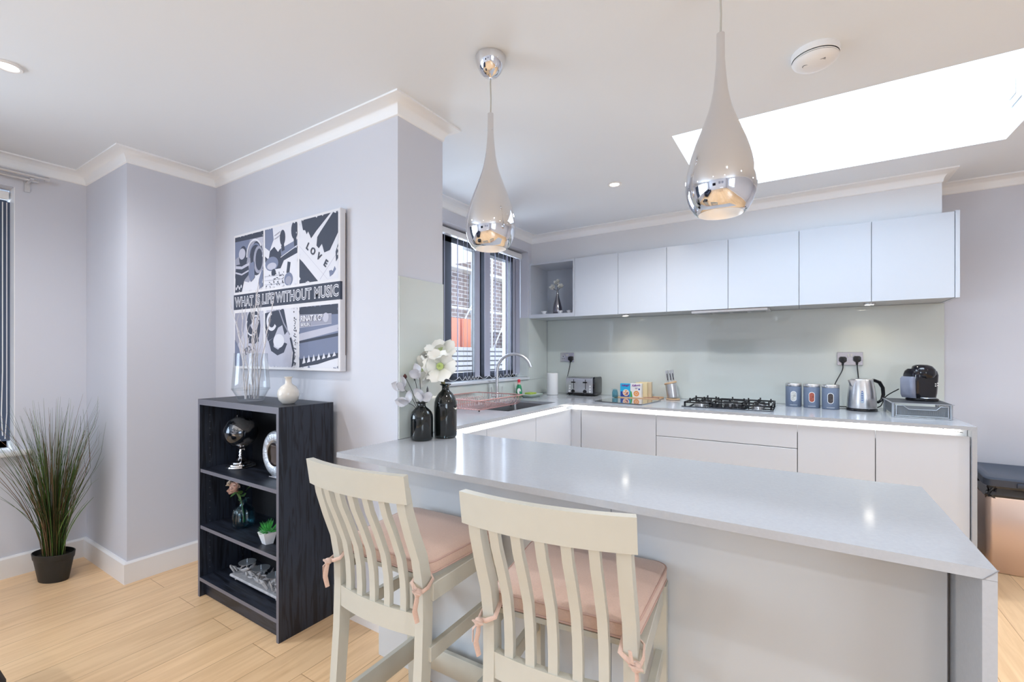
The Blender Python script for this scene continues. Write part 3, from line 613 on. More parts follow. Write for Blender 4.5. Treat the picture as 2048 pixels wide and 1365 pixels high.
nt.links.new(tc.outputs['Object'], n.inputs['Vector']); nt.links.new(n.outputs['Fac'], cr.inputs[0]); nt.links.new(cr.outputs[0], b.inputs['Base Color'])
part('ball', m, gm, t, 60)
m = MB(); ax = Vector((math.sin(tilt), 0, math.cos(tilt)))
arc = [(gx+.092*math.sin(a), gy, cz+.092*math.cos(a)) for a in [R(23+180*k/20)-PI-0 for k in range(21)]]
arc = [(gx+.092*math.sin(R(q)), gy, cz+.092*math.cos(R(q))) for q in range(-157-180+180, 24-0, 9)]
m.tube([(gx-.092*math.sin(R(q)), gy, cz+.092*math.cos(R(q))) for q in range(-180-23+0, -22+0, 9)][::-1] if False else [(gx+.092*math.cos(R(q)), gy, cz+.092*math.sin(R(q))) for q in range(113, 294, 9)], .0035, 8)
for q in (113, 293): m.lathe([(0, -.008), (.007, 0), (0, .008)], (gx+.096*math.cos(R(q)), gy, cz+.096*math.sin(R(q))), 10)
m.tube([(gx+.030*0, gy, cz-.092), (gx, gy, gz+.095)], .005, 8)
part('meridian_arm', m, M_chrome, t, 60)
# silver ring ornament
rx, ry, rz = -2.20, 1.285, .686
t = thing('ring_ornament', 'round silver bark-textured ring ornament with a dark glossy centre on the shelf', 'ornament', (rx, ry, rz))
m = MB(); m.T = Tl(rx, ry, rz+.118)
rr = random.Random(5); rings = []; N1, N2 = 96, 12
for i in range(N1):
    a = 2*PI*i/N1; k = 1+rr.uniform(-.03, .03); ring = []
    for j in range(N2):
        b = 2*PI*j/N2; rad = .086+.032*math.cos(b)*k; ring.append((rad*math.cos(a), .020*math.sin(b)*k, rad*math.sin(a)))
    rings.append(ring)
rings.append(rings[0]); m.loft(rings, 0, False, False); m.T = None
part('ring', m, mat('silver_bark', (.62, .65, .70), .32, metal=.9, bump=1.0, nscale=160), t, 20)
m = MB(); m.lathe([(0, .002), (.040, .004), (.056, .012), (.058, .018), (.058, -.018), (.05, -.02), (0, -.02)], (rx, ry, rz+.118), 40, 0, ax='y'); part('centre_disc', m, mat('dark_copper_gloss', (.05, .03, .025), .08, metal=.6, coat=1), t, 60)
m = MB(); m.box(rx-.04, rx+.04, ry-.022, ry+.022, rz, rz+.008, 0, .002); part('base', m, M_chrome, t)

def bezier(p0, p1, p2, n=8):
    return [tuple((1-t)**2*a+2*t*(1-t)*b+t*t*c for a, b, c in zip(p0, p1, p2)) for t in [k/n for k in range(n+1)]]
def rose(mb, c, r, up, mi=0, rings=4, seed=0):
    rn = random.Random(seed); U = Vector(up).normalized(); A = U.cross(Vector((.3, 1, .1))).normalized(); B = U.cross(A)
    for k in range(rings):
        n = 3+k; sp = .12+.88*(k/(rings-1))
        for j in range(n):
            a = 2*PI*j/n+k*.7+rn.uniform(-.2, .2); d = A*math.cos(a)+B*math.sin(a)
            mb.petal(Vector(c)+d*r*.06, U*(1.25-sp)+d*sp*.9, U-d*.5 if sp > .6 else -d, r*(.8+.35*sp), r*1.05, .35*sp, -.25 if sp < .6 else .25, mi)
M_green = mat('leaf_green', (.075, .17, .05), .5); M_stem = mat('stem_green', (.12, .22, .07), .5)
# pink roses in a ribbed glass bottle
vx, vy, vz = -2.515, 1.283, .383
t = thing('ribbed_bottle_vase', 'small pale blue ribbed glass bottle holding pink roses on the middle shelf', 'vase', (vx, vy, vz))
m = MB(); rings = []
for r, z in [(.001, .002), (.044, .002), (.050, .006), (.051, .02), (.050, .075), (.046, .092), (.034, .106), (.022, .114), (.018, .122), (.018, .136), (.026, .141), (.026, .147), (.020, .147), (.0145, .138), (.0145, .121), (.030, .104), (.044, .085), (.046, .02), (.04, .010), (.001, .010)]:
    rings.append([(vx+(r*(1+(.05*math.cos(12*2*PI*k/72) if .02 < r and z < .11 else 0)))*math.cos(2*PI*k/72), vy+(r*(1+(.05*math.cos(12*2*PI*k/72) if .02 < r and z < .11 else 0)))*math.sin(2*PI*k/72), vz+z) for k in range(72)])
m.loft(rings); part('bottle', m, M_jarglass, t, 60)
M_rose = mat('blush_petal', (.72, .50, .42), .6); M_rosed = mat('blush_petal_pale', (.78, .66, .55), .6)
for i, (dx, dz, r, sd, lb) in enumerate(((-.005, .215, .040, 1, 'large blush pink rose drooping over the ribbed glass bottle'), (-.075, .232, .019, 2, 'pale blush rosebud at the far left of the ribbed bottle'), (-.040, .222, .017, 3, 'small half-open rosebud between the large rose and the leftmost bud'))):
    f = thing('artificial_rose', lb, 'flower', (vx, vy, vz+.02), 0, 'roses in the ribbed bottle')
    m = MB(); m.tube(bezier((vx, vy+.004*i, vz+.02), (vx+.004, vy-.004, vz+.15), (vx+dx, vy-.03, vz+dz-.012)), .0022, 6); st_ = part('stem', m, M_stem, f, 60)
    m = MB(); rose(m, (vx+dx, vy-.03, vz+dz-.012), r, (dx*3, -.75, .55), 0, 4 if i == 0 else 3, sd); part('bloom', m, M_rose if i == 0 else M_rosed, f, 70)
    m = MB()
    L = {0: [((vx+.02, vy-.01, vz+.175), (.6, -.3, .10), .055), ((vx-.01, vy-.02, vz+.19), (-.1, -.6, -.3), .045), ((vx+.02, vy-.02, vz+.18), (.5, -.5, .5), .05)], 1: [((vx-.035, vy-.02, vz+.185), (-.7, -.2, .02), .06)], 2: [((vx+.01, vy+.01, vz+.19), (.6, .1, .5), .05)]}[i]
    for p, d, l in L: m.petal(p, d, (0, -.5, 1), l, l*.5, -.1, .15)
    part('leaf', m, M_green, st_, 70)
# succulent
sx_, sy_, sz_ = -2.190, 1.235, .383
t = thing('potted_succulent', 'small bright green spiky succulent in a white faceted pot on the shelf', 'plant', (sx_, sy_, sz_))
m = MB(); pent = lambda r, z: [(sx_+r*math.cos(R(18+72*k)), sy_+r*math.sin(R(18+72*k)), sz_+z) for k in range(5)]
m.loft([pent(.028, 0), pent(.048, .058), pent(.044, .058), pent(.040, .050)]); part('pot', m, mat('white_pot', (.75, .76, .80), .35), t, 20)
m = MB(); rnd = random.Random(4)
for k in range(75):
    a = rnd.uniform(0, 2*PI); e = math.acos(rnd.uniform(.05, 1)); d = (math.sin(e)*math.cos(a), math.sin(e)*math.sin(a), math.cos(e)); b0 = (sx_+d[0]*.012, sy_+d[1]*.012, sz_+.052+.012*d[2]); L = rnd.uniform(.034, .050)
    m.tube([b0, (b0[0]+d[0]*L*.6, b0[1]+d[1]*L*.6, b0[2]+d[2]*L*.55), (b0[0]+d[0]*L, b0[1]+d[1]*L, b0[2]+d[2]*L+.006)], [.0022, .0026, .0003], 5, flat=.6)
part('leaves', m, mat('succulent_green', (.07, .42, .09), .45), t, 60)
# driftwood candle holder
dx_, dy_, dz_ = -2.34, 1.285, .105
t = thing('driftwood_candle_holder', 'long grey driftwood candle holder with metal cups on the bottom shelf', 'candle holder', (dx_, dy_, dz_))
M_drift = mat('bleached_driftwood', (.40, .40, .42), .8, noise=.4, nscale=40, bump=.6)
m = MB(); m.box(dx_-.235, dx_+.235, dy_-.045, dy_+.045, dz_+.012, dz_+.026, 0, .004); part('base_board', m, M_drift, t)
for k in (-1, 1):
    m = MB(); m.lathe([(0, 0), (.008, .003), (.006, .012)], (dx_+k*.19, dy_-.03, dz_), 10); part('foot', m, M_drift, t)
rnd = random.Random(8); m = MB()
for k in range(60):
    x = dx_+rnd.uniform(-.22, .22); y = dy_+rnd.uniform(-.045, .04); L = rnd.uniform(.03, .065); a = rnd.uniform(0, 2*PI); e = rnd.uniform(.15, 1.2); z = dz_+.03+rnd.uniform(0, .035)
    d = Vector((math.cos(a)*math.cos(e), math.sin(a)*math.cos(e)*.6, math.sin(e)*.8)); r = rnd.uniform(.006, .012)
    p = Vector((x, y, z)); q = p+d*L; q.y = max(min(q.y, 1.36), 1.19)
    mid = (p+q)/2+Vector((rnd.uniform(-.006, .006), 0, rnd.uniform(-.004, .008))); m.tube([tuple(p-d*.01), tuple(mid), tuple(q)], [r*.6, r, r*.35], 7, flat=rnd.uniform(.4, .9))
o = part('driftwood_pieces', m, M_drift, t, 25); o['kind'] = 'stuff'
M_cup = mat('zinc_cup', (.55, .60, .66), .35, metal=.8)
for k in range(3):
    cx = dx_-.125+.132*k; m = MB(); m.lathe([(0, .0), (.006, 0), (.006, .03), (.040, .034), (.042, .038), (.038, .038), (.0, .036)], (cx, dy_-.008, dz_+.065), 28); m.cyl((cx, dy_-.008, dz_+.10), .0015, .02, 8); part('candle_cup', m, M_cup, t)

# ------------------------------------------------------------------ canvas picture
cx0, cx1, cz0, cz1, cy = -2.925, -1.914, 1.215, 2.022, 1.436
t = thing('canvas_picture', 'large black and white music collage canvas on the wall above the bookcase', 'picture', ((cx0+cx1)/2, YP, (cz0+cz1)/2))
M_ink = mat('print_ink_navy', (.045, .055, .085), .7); M_mid = mat('print_mid_blue', (.17, .20, .30), .7); M_lite = mat('print_pale_lilac', (.46, .47, .56), .7); M_pap = mat('print_paper', (.66, .67, .73), .7); M_soft = mat('print_grey', (.30, .31, .39), .7)
PM = [M_ink, M_mid, M_lite, M_pap, M_soft]
m = MB(); m.box(cx0, cx1, cy, YP-.006, cz0, cz1, 0, .002); part('canvas', m, mat('canvas_white', (.70, .70, .73), .75, bump=.15, nscale=600), t)
m = MB(); m.box(cx1+.0002, cx1+.003, cy+.030, YP-.008, cz0+.08, cz1-.02); part('backing_batten', m, mat('batten_brown', (.12, .09, .08), .7), t)
class Print:
    def __init__(s, x0, x1, z0, z1): s.m = MB(); s.r = (x0, x1, z0, z1); s.n = 0
    def p(s, poly, mi):
        x0, x1, z0, z1 = s.r; s.n += 1; y = cy-.0003-.00005*s.n
        pts = [(x0+(x1-x0)*min(1, max(0, a)), y, z0+(z1-z0)*min(1, max(0, b))) for a, b in poly]; s.m.poly(pts, [tuple(range(len(pts)))], mi)
    def strip(s, pts, w, mi):
        P = [Vector(q) for q in pts]; L = []; Rr = []
        for i in range(len(P)):
            tt = (P[min(i+1, len(P)-1)]-P[max(i-1, 0)]).normalized(); nn = Vector((-tt.y, tt.x))*w/2; L.append(P[i]+nn); Rr.append(P[i]-nn)
        for i in range(len(P)-1): s.p([L[i], L[i+1], Rr[i+1], Rr[i]], mi)
    def ell(s, cx, cz, rx, rz, mi, rot=0, n=20):
        s.p([(cx+rx*math.cos(a)*math.cos(rot)-rz*math.sin(a)*math.sin(rot), cz+rx*math.cos(a)*math.sin(rot)+rz*math.sin(a)*math.cos(rot)) for a in [2*PI*k/n for k in range(n)]], mi)
    def edge(s, seed, mi=3):
        rn = random.Random(seed)
        for k in range(26):
            f = rn.random(); q = rn.choice('lrtb'); a = rn.uniform(.01, .03); c = {'l': (0, f), 'r': (1, f), 't': (f, 1), 'b': (f, 0)}[q]
            s.p([(c[0]+a*math.cos(g)*rn.uniform(.5, 1.2), c[1]+a*math.sin(g)*rn.uniform(.5, 1.2)) for g in [2*PI*j/7 for j in range(7)]], mi)
    def done(s, label): o = part('photo_print', s.m, PM, t, 0); o['label'] = label
cols = [(-2.911, -2.599), (-2.582, -2.27), (-2.252, -1.93)]; rows = [(1.675, 2.008), (1.23, 1.55)]
def arcp(cx, cz, r, a0, a1, n=14, ry=None): return [(cx+r*math.cos(R(a0+(a1-a0)*k/n)), cz+(ry or r)*math.sin(R(a0+(a1-a0)*k/n))) for k in range(n+1)]
# headphones
q = Print(*cols[0], *rows[0]); q.p([(0, 0), (1, 0), (1, 1), (0, 1)], 4); q.p([(0, 0), (1, 0), (1, .45), (.5, .15), (0, .25)], 3); q.p([(0, .6), (.45, .75), (.6, 1), (0, 1)], 1); q.p([(0, .92), (1, .90), (1, 1), (0, 1)], 0); q.p([(.75, .45), (1, .6), (1, .9), (.8, .9)], 2)
q.ell(.30, .62, .15, .20, 0); q.ell(.26, .68, .12, .10, 2); q.p([(.0, .28), (.05, .50), (.48, .50), (.52, .30), (.3, .18)], 0); q.strip([(.02, .46), (.25, .43), (.52, .48)], .05, 2); q.strip([(.02, .36), (.25, .31), (.5, .36)], .03, 2); q.p([(0, 0), (.25, 0), (.35, .22), (.02, .28)], 0); [q.ell(.05+.06*k, .07+.03*(k % 2), .022, .03, 3) for k in range(4)]
q.ell(.78, .55, .22, .30, 0); q.ell(.84, .52, .17, .24, 4); q.ell(.86, .52, .12, .19, 0); q.strip(arcp(.70, .62, .26, 30, 185), .035, 3); q.strip(arcp(.74, .60, .20, 50, 185), .03, 1); q.p([(.5, .28), (.55, .48), (.7, .5), (.72, .22), (.58, .15)], 1); q.p([(.88, 0), (1, .05), (1, .4), (.85, .15)], 1); q.edge(1); q.done('print of headphones')
# guitar head and notes
q = Print(*cols[1], *rows[0]); q.p([(0, 0), (1, 0), (1, 1), (0, 1)], 3); q.p([(0, 1), (.0, .7), (.15, .62), (.28, .8), (.25, 1)], 1); q.p([(0, .55), (.12, .48), (.16, .62), (.3, .68), (.42, .58), (.48, .62), (1, .72), (1, .50), (.6, .42), (.5, .30), (.2, .30), (.02, .40)], 0)
q.p([(.5, .62), (1, .72), (1, .60), (.52, .50)], 1); q.strip([(.5, .48), (1, .62)], .012, 3); q.ell(.56, .80, .085, .13, 0); q.strip([(.56, .68), (.58, .58)], .09, 0); q.ell(.92, .88, .10, .15, 0); q.strip([(.93, .75), (.95, .62)], .08, 0); q.ell(.22, .40, .21, .12, 1); q.ell(.22, .36, .15, .06, 2); q.ell(.28, .25, .07, .06, 0)
q.strip([(.76, .38), (.72, .20)], .09, 0); q.ell(.74, .10, .13, .11, 1); q.ell(.74, .08, .09, .07, 4); rn = random.Random(2)
for k in range(46): q.ell(rn.uniform(.02, .62), rn.uniform(.02, .24), .012, .010, 0, n=6)
for z in (.06, .13, .20): q.strip([(0, z), (.6, z-.01)], .005, 4)
for z in (.80, .86): q.strip([(.32, z), (.5, z+.05)], .010, 4)
q.edge(2); q.done('print of a guitar head over sheet music')
# love piano keys
q = Print(*cols[2], *rows[0]); q.p([(0, 0), (1, 0), (1, 1), (0, 1)], 3); q.p([(0, .40), (.10, .33), (.50, .0), (0, 0)], 0); q.strip([(0, .60), (.75, .0)], .008, 2); q.strip([(.55, .02), (1, .40)], .012, 2); q.p([(.05, 1), (.10, .84), (.16, .83), (.2, .76), (.24, .80), (.32, .68), (.46, .78), (.82, 1)], 0); q.p([(1, 1), (.88, 1), (.56, .75), (.48, .68), (.46, .55), (.52, .50), (.60, .56), (.66, .42), (.80, .44), (1, .68)], 0); q.p([(.95, .25), (1, .30), (1, .52), (.94, .40)], 0)
for ch, a, b in (('L', .24, .56), ('O', .37, .47), ('V', .53, .37), ('E', .70, .25)):
    x0, x1, z0, z1 = q.r; text_into(q.m, ch, .050, Tl(x0+(x1-x0)*a, cy-.003, z0+(z1-z0)*b) @ FRONT @ Matrix.Rotation(R(-38), 4, 'Z'), 0, .0003, .0012)
q.p([(.80, .04), (.78, .13), (.84, .14), (.87, .12), (.92, .19), (.95, .14), (.88, .07)], 1); q.edge(3); q.done('print of piano keys with the word LOVE')
# lower row
q = Print(*cols[0], *rows[1]); q.p([(0, 0), (1, 0), (1, 1), (0, 1)], 2); q.p([(0, .3), (.3, .6), (.45, 1), (0, 1)], 4); q.ell(.66, .74, .24, .34, 0); q.p([(.5, .42), (.85, .45), (.8, .62), (.55, .62)], 0); q.p([(.55, .75), (.75, .9), (.85, .8), (.7, .6)], 2); q.strip(arcp(.6, .75, .18, 150, 320), .03, 3); q.strip(arcp(.75, .8, .12, 20, 200), .03, 3); q.p([(0, 0), (.3, 0), (.18, .3), (0, .5)], 1)
for k in range(5): q.strip(arcp(.35+.08*k, .25+.03*(k % 3), .06, 0, 300, 10), .014, 0)
q.edge(4); q.done('print of an instrument pickup in shadow')
q = Print(*cols[1], *rows[1]); q.p([(0, 0), (1, 0), (1, 1), (0, 1)], 3); q.p([(0, .6), (.05, 1), (.6, 1), (.75, .55), (.88, .45), (.82, .1), (.85, 0), (.15, 0), (.0, .2)], 2); q.p([(.02, .6), (.0, .95), (.35, .98), (.6, 1), (.72, .62), (.62, .55), (.55, .72), (.42, .68), (.3, .52), (.1, .45)], 0); q.p([(.12, .45), (.3, .52), (.28, .35), (.42, .30), (.62, .42), (.7, .40), (.6, .25), (.4, .20), (.2, .28)], 0); q.ell(.44, .45, .17, .12, 3); q.strip(arcp(.22, .80, .14, 90, 330), .06, 3); q.strip([(.45, 1), (.60, .75), (.78, .55)], .03, 4)
q.strip([(.80, .5), (.90, .25), (.86, .0)], .05, 0); rn = random.Random(7)
for k in range(40): z = rn.uniform(.02, .95); q.ell(.93+rn.uniform(-.03, .04), z, .014, .010, 0, n=6)
q.edge(5); q.done('print of a saxophone over sheet music')
q = Print(*cols[2], *rows[1]); q.p([(0, 0), (1, 0), (1, 1), (0, 1)], 1); q.p([(0, .86), (1, .84), (1, 1), (0, 1)], 0); q.p([(0, .66), (.84, .70), (.84, .86), (0, .86)], 4); q.strip([(0, .87), (.84, .85)], .008, 2); q.strip([(0, .66), (.84, .70)], .008, 2); q.p([(0, .44), (1, .58), (1, .68), (0, .56)], 2); q.p([(0, .40), (1, .50), (1, .55), (0, .44)], 0); q.p([(0, .0), (1, .16), (1, .0)], 3); q.p([(0, .0), (.5, .06), (1, .17), (1, .24), (0, .14)], 0)
for k in range(7): q.p([(.08+.13*k, .06+.02*k), (.13+.13*k, .20+.01*k), (.17+.13*k, .08+.02*k)], 3)
q.ell(.70, .80, .075, .075, 2)
x0, x1, z0, z1 = q.r
text_into(q.m, 'RINAT & Cº', .042, Tl(x0+.015, cy-.0035, z0+(z1-z0)*.80) @ FRONT, 3, .0003, .0010, align='LEFT', space=.85); text_into(q.m, 'BERLIN.', .024, Tl(x0+.018, cy-.0035, z0+(z1-z0)*.705) @ FRONT, 3, .0003, .0006, align='LEFT')
q.edge(6, 1); q.done('print of a vintage piano label reading RINAT & Co BERLIN')
m = MB(); m.box(cx0-.0006, cx1+.0006, cy-.0008, cy-.0002, 1.57, 1.66); m.box(cx1+.0001, cx1+.0006, cy, cy+.012, 1.57, 1.66)
text_into(m, 'WHAT IS LIFE WITHOUT MUSIC', .079, Tl((cx0+cx1)/2+.004, cy-.0022, 1.613) @ FRONT @ Matrix.Diagonal((.83, 1, 1, 1)), 1, .0003, .0036, space=1.06)
text_into(m, 'WHAT IS LIFE WITHOUT MUSIC', .079, Tl((cx0+cx1)/2+.004, cy-.0028, 1.613) @ FRONT @ Matrix.Diagonal((.83, 1, 1, 1)), 0, .0002, -.0014, space=1.06)
part('caption_band', m, [M_ink, M_pap], t, 0, 'navy band reading WHAT IS LIFE WITHOUT MUSIC')

# ------------------------------------------------------------------ potted grass on the floor
gx, gy = -3.648, .80
t = thing('potted_grass', 'tall artificial grass plant in a small black oval pot on the oak floor', 'plant', (gx, gy, 0))
m = MB()
def oring(r, z, ry=.62): 
    a0 = R(25); return [(gx+r*math.cos(a)*math.cos(a0)-r*ry*math.sin(a)*math.sin(a0), gy+r*math.cos(a)*math.sin(a0)+r*ry*math.sin(a)*math.cos(a0), z) for a in [2*PI*k/40 for k in range(40)]]
m.loft([oring(.082, 0), oring(.108, .125), oring(.111, .126), oring(.113, .130), oring(.117, .160), oring(.111, .162), oring(.108, .150), oring(.102, .135)]); part('pot', m, mat('black_plant_pot', (.018, .018, .017), .5), t, 40)
m = MB(); m.loft([oring(.103, .133), oring(.05, .145)]); part('soil', m, mat('dark_soil', (.02, .015, .01), .9, bump=1), t)
M_gr = [mat('grass_green', (.075, .14, .03), .5), mat('grass_bright', (.17, .28, .05), .5), mat('grass_brown', (.20, .12, .06), .6), mat('grass_dark', (.04, .07, .022), .5)]
rnd = random.Random(21); m = MB()
for k in range(330):
    a = rnd.uniform(0, 2*PI); r0 = rnd.uniform(0, .07); b0 = (gx+r0*math.cos(a), gy+r0*math.sin(a)*.7, .135)
    long_ = rnd.random() < .55; H = rnd.uniform(.62, .98) if long_ else rnd.uniform(.35, .72)
    sp = rnd.uniform(.02, .27)*H+(.12 if rnd.random() < .15 else 0); ca, sa = math.cos(a+rnd.uniform(-.4, .4)), math.sin(a+rnd.uniform(-.4, .4))*.75
    wild = rnd.random() < .10; P = []; n = 8
    for i in range(n+1):
        f = i/n; out = sp*(.35*f+1.0*f*f)+(.18*max(0, f-.6)**1.4*2 if wild else 0); z = .135+H*(f-(.35*max(0, f-.7)**1.5 if wild else .06*f*f))
        X = b0[0]+ca*out; Y = b0[1]+sa*out; X = max(X, XL+.03); Y = min(Y, .975); P.append((X, Y, z))
    w_ = rnd.uniform(.0026, .0042); mi = (1 if rnd.random() < .55 else 0) if (abs(ca) < .5 and sp < .12) else rnd.choice((0, 0, 2, 2, 3, 0))
    m.tube(P, [w_*(1-.80*(i/n)**3) for i in range(n+1)], 4, mi, flat=.35)
o = part('grass_blades', m, M_gr, t, 0); o['kind'] = 'stuff'

# ------------------------------------------------------------------ smoked vases and flowers on the peninsula
def bottle(x, y, H, Rr, neck, label):
    t = thing('smoked_glass_vase', label, 'vase', (x, y, .911), 0, 'smoked glass bottle vases')
    out = [(0, 0), (Rr*.86, 0), (Rr*.96, .004), (Rr, .014), (Rr, H*.58), (Rr*.97, H*.66), (Rr*.86, H*.74), (Rr*.62, H*.82), (neck*1.15, H*.875), (neck, H*.90), (neck, H*.955), (neck*1.35, H*.972), (neck*1.6, H*.985), (neck*1.45, H), (neck*1.0, H*.995)]
    inn = [(neck*.82, H*.96), (neck*.82, H*.89), (Rr*.58, H*.81), (Rr*.82, H*.73), (Rr*.93, H*.65), (Rr*.955, H*.57), (Rr*.955, .020), (Rr*.85, .012), (0, .012)]
    m = MB(); m.lathe(out+inn, (x, y, .911), 56); part('bottle', m, M_smoke, t, 60)
bottle(-1.462, 1.530, .172, .0515, .018, 'short smoked dark glass bottle vase on the peninsula, the left one')
bottle(-1.415, 1.640, .250, .0535, .017, 'tall smoked dark glass bottle vase on the peninsula, the right one')
M_petw = mat('white_petal', (.78, .78, .74), .55); M_lily = [M_petw, mat('lily_throat', (.50, .62, .22), .6)]
x, y, z = -1.415, 1.640, .911
t = thing('amaryllis', 'white artificial amaryllis with open blooms in the tall smoked vase', 'flower', (x, y, z+.02))
m = MB(); m.tube([(x, y, z+.02), (x-.002, y, z+.20), (x-.014, y-.005, z+.27), (x-.024, y-.008, z+.305)], [.005, .007, .010, .013], 10); part('stem', m, mat('brownish_stem', (.25, .22, .10), .6), t, 60)
m = MB()
for dx in (-.02, .012): m.petal((x-.022, y-.01, z+.29), (dx*8, -.1, .6), (0, -1, .2), .06, .018, .3, .2)
part('bract', m, mat('bract_brown', (.30, .17, .09), .7), t, 60)
for cx, cyy, cz, d in ((-.075, -.03, .345, (-.45, -.85, .0)), (-.015, -.02, .360, (.50, -.80, .10)), (-.052, .0, .385, (-.4, -.2, .8)), (-.03, .0, .395, (.25, -.5, .75))):
    m = MB(); D = Vector(d).normalized(); B = Vector((x+cx*.62, y+cyy, z+cz-.03)); A = D.cross(Vector((.2, .3, .9))).normalized(); E_ = D.cross(A)
    for k in range(6):
        a = 2*PI*k/6+.3; s2 = A*math.cos(a)+E_*math.sin(a); m.petal(B, D*1.0+s2*(.46 if k % 2 else .36), -s2, .080, .078, -.50, -.22, 0, n=9, blunt=True)
    m.lathe([(.0, 0), (.010, .012), (.016, .026)], (0, 0, 0), 12, 1) if 0 else None
    m.tube([tuple(B-D*.012), tuple(B+D*.012), tuple(B+D*.034)], [.006, .010, .017], 10, 1)
    for k in range(5):
        s2 = A*math.cos(k*1.25)+E_*math.sin(k*1.25); m.tube([tuple(B+D*.02), tuple(B+D*.05+s2*.004), tuple(B+D*.068+s2*.009)], [.0010, .0010, .0018], 5, 1)
    part('bloom', m, M_lily, t, 70)
x, y = -1.462, 1.530
M_gpet = mat('pearly_petal', (.66, .66, .70), .35, alpha=.85); M_dk = mat('dark_wire', (.05, .05, .06), .5); M_bud = mat('dark_bud', (.09, .03, .03), .6)
sprays = [(-.085, -.02, .285, 'b'), (-.075, -.035, .23, 'f'), (-.012, .0, .29, 'f'), (.030, -.02, .19, 'f'), (-.045, .0, .285, 'n'), (-.050, -.035, .165, 'f'), (.045, -.01, .225, 'n')]
for i, (dx, dy, h, kd) in enumerate(sprays):
    t = thing('artificial_flower_stem', {'b': 'thin dark stem topped with a single dark red bud in the short smoked vase', 'f': 'wire stem with a translucent white petal flower in the short smoked vase', 'n': 'thin dark stem with a slim black bud in the short smoked vase'}[kd], 'flower', (x, y, .93), 0, 'artificial stems in the short smoked vase, '+{'b': 'red bud', 'f': 'white petals', 'n': 'black buds'}[kd])
    end = (x+dx, y+dy, .911+h); m = MB(); m.tube(bezier((x+.004*math.cos(i), y+.004*math.sin(i), .93), (x+dx*.05, y+dy*.05, 1.07), end), .0014, 6); part('wire', m, M_dk, t, 60)
    m = MB()
    if kd == 'f':
        for k in range(3): a = k*2.1+i; m.petal(end, (dx*6+.6*math.cos(a), .5*math.sin(a)-.2, .7-.3*k), (0, -1, .3), .062, .046, .35, .25)
        part('petals', m, M_gpet, t, 70)
    else:
        rr_ = .010 if kd == 'b' else .005; L = .014 if kd == 'b' else .022
        m.lathe([(0, -L), (rr_, -L*.2), (rr_*.8, L*.4), (0, L)], end, 12); part('bud', m, M_bud if kd == 'b' else M_dk, t, 60)

# ------------------------------------------------------------------ tap, rack, soap, sponge
tx, ty = -2.150, 3.143
t = thing('kitchen_tap', 'tall brushed steel swan-neck kitchen tap behind the dish rack', 'tap', (tx, ty, .91))
m = MB(); P = [(tx, ty, .912), (tx, ty, 1.15)]; rc = .145
ex, ey = .93, .37
P += [(tx+rc*(1-math.cos(R(a)))*ex, ty+rc*(1-math.cos(R(a)))*ey, 1.16+rc*math.sin(R(a))) for a in range(0, 166, 11)]
m.tube(P, .0125, 14); part('spout', m, M_steel, t, 60)
m = MB(); m.lathe([(.024, 0), (.024, .012), (.018, .016), (.0165, .07), (.014, .075)], (tx, ty, .911), 24); part('base', m, M_steel, t)
for s_ in (-1, 1):
    m = MB(); m.tube([(tx+.0*s_, ty, .955), (tx+.02*s_, ty+.048*s_, .957)], .008, 10); m.tube([(tx+.02*s_, ty+.048*s_, .950), (tx+.02*s_, ty+.052*s_, 1.03)], .0045, 8); part('lever_handle', m, M_steel, t, 60)
# dish rack
M_rgold = mat('rose_gold_wire', (.78, .44, .40), .28, metal=.55)
rx0, rx1, ry0_, ry1_, rzb, rzt = -2.20, -1.82, 2.45, 2.93, .925, .995
rcx, rcy = (rx0+rx1)/2, (ry0_+ry1_)/2
t = thing('dish_rack', 'rose-pink wire dish rack on the worktop left of the sink', 'dish rack', (rcx, rcy, .911))
m = MB(); m.tube(rrect(rcx, rcy, (rx1-rx0)/2+.035, (ry1_-ry0_)/2+.045, .03, 5, rzt), .0042, 8, closed=True)
m.tube(rrect(rcx, rcy, (rx1-rx0)/2-.01, (ry1_-ry0_)/2-.02, .03, 5, rzb), .0028, 6, closed=True); part('frame', m, M_rgold, t, 60)
m = MB()
for k in range(24):
    y_ = ry0_+.01+(ry1_-ry0_-.02)*k/23
    for s_ in (-1, 1): m.tube([(rcx+s_*.23, y_, rzt), (rcx+s_*.232, y_, rzt-.025), (rcx+s_*.215, y_, rzb+.016), (rcx+s_*.185, y_, rzb)], .0013, 5)
for k in range(16):
    x_ = rx0+.02+(rx1-rx0-.04)*k/15
    for s_ in (-1, 1): m.tube([(x_, rcy+s_*.29, rzt), (x_, rcy+s_*.292, rzt-.025), (x_, rcy+s_*.265, rzb+.016), (x_, rcy+s_*.225, rzb)], .0013, 5)
    m.tube([(x_, rcy-.225, rzb), (x_, rcy+.225, rzb)], .0012, 5)
o = part('side_wires', m, M_rgold, t, 60); o['kind'] = 'stuff'
m = MB()
for k in range(12):
    y_ = ry0_+.06+.026*k; m.tube([(rcx-.08, y_, rzb), (rcx-.08, y_, rzb+.045), (rcx-.05, y_, rzb+.062), (rcx-.02, y_, rzb+.045), (rcx-.02, y_, rzb)], .0016, 5)
o = part('plate_holder', m, M_rgold, t, 60)
for a in (rx0+.03, rx1-.03):
    for b in (ry0_+.04, ry1_-.04):
        m = MB(); m.cyl((a, b, .9115), .005, .014, 10); part('foot', m, M_black, t)
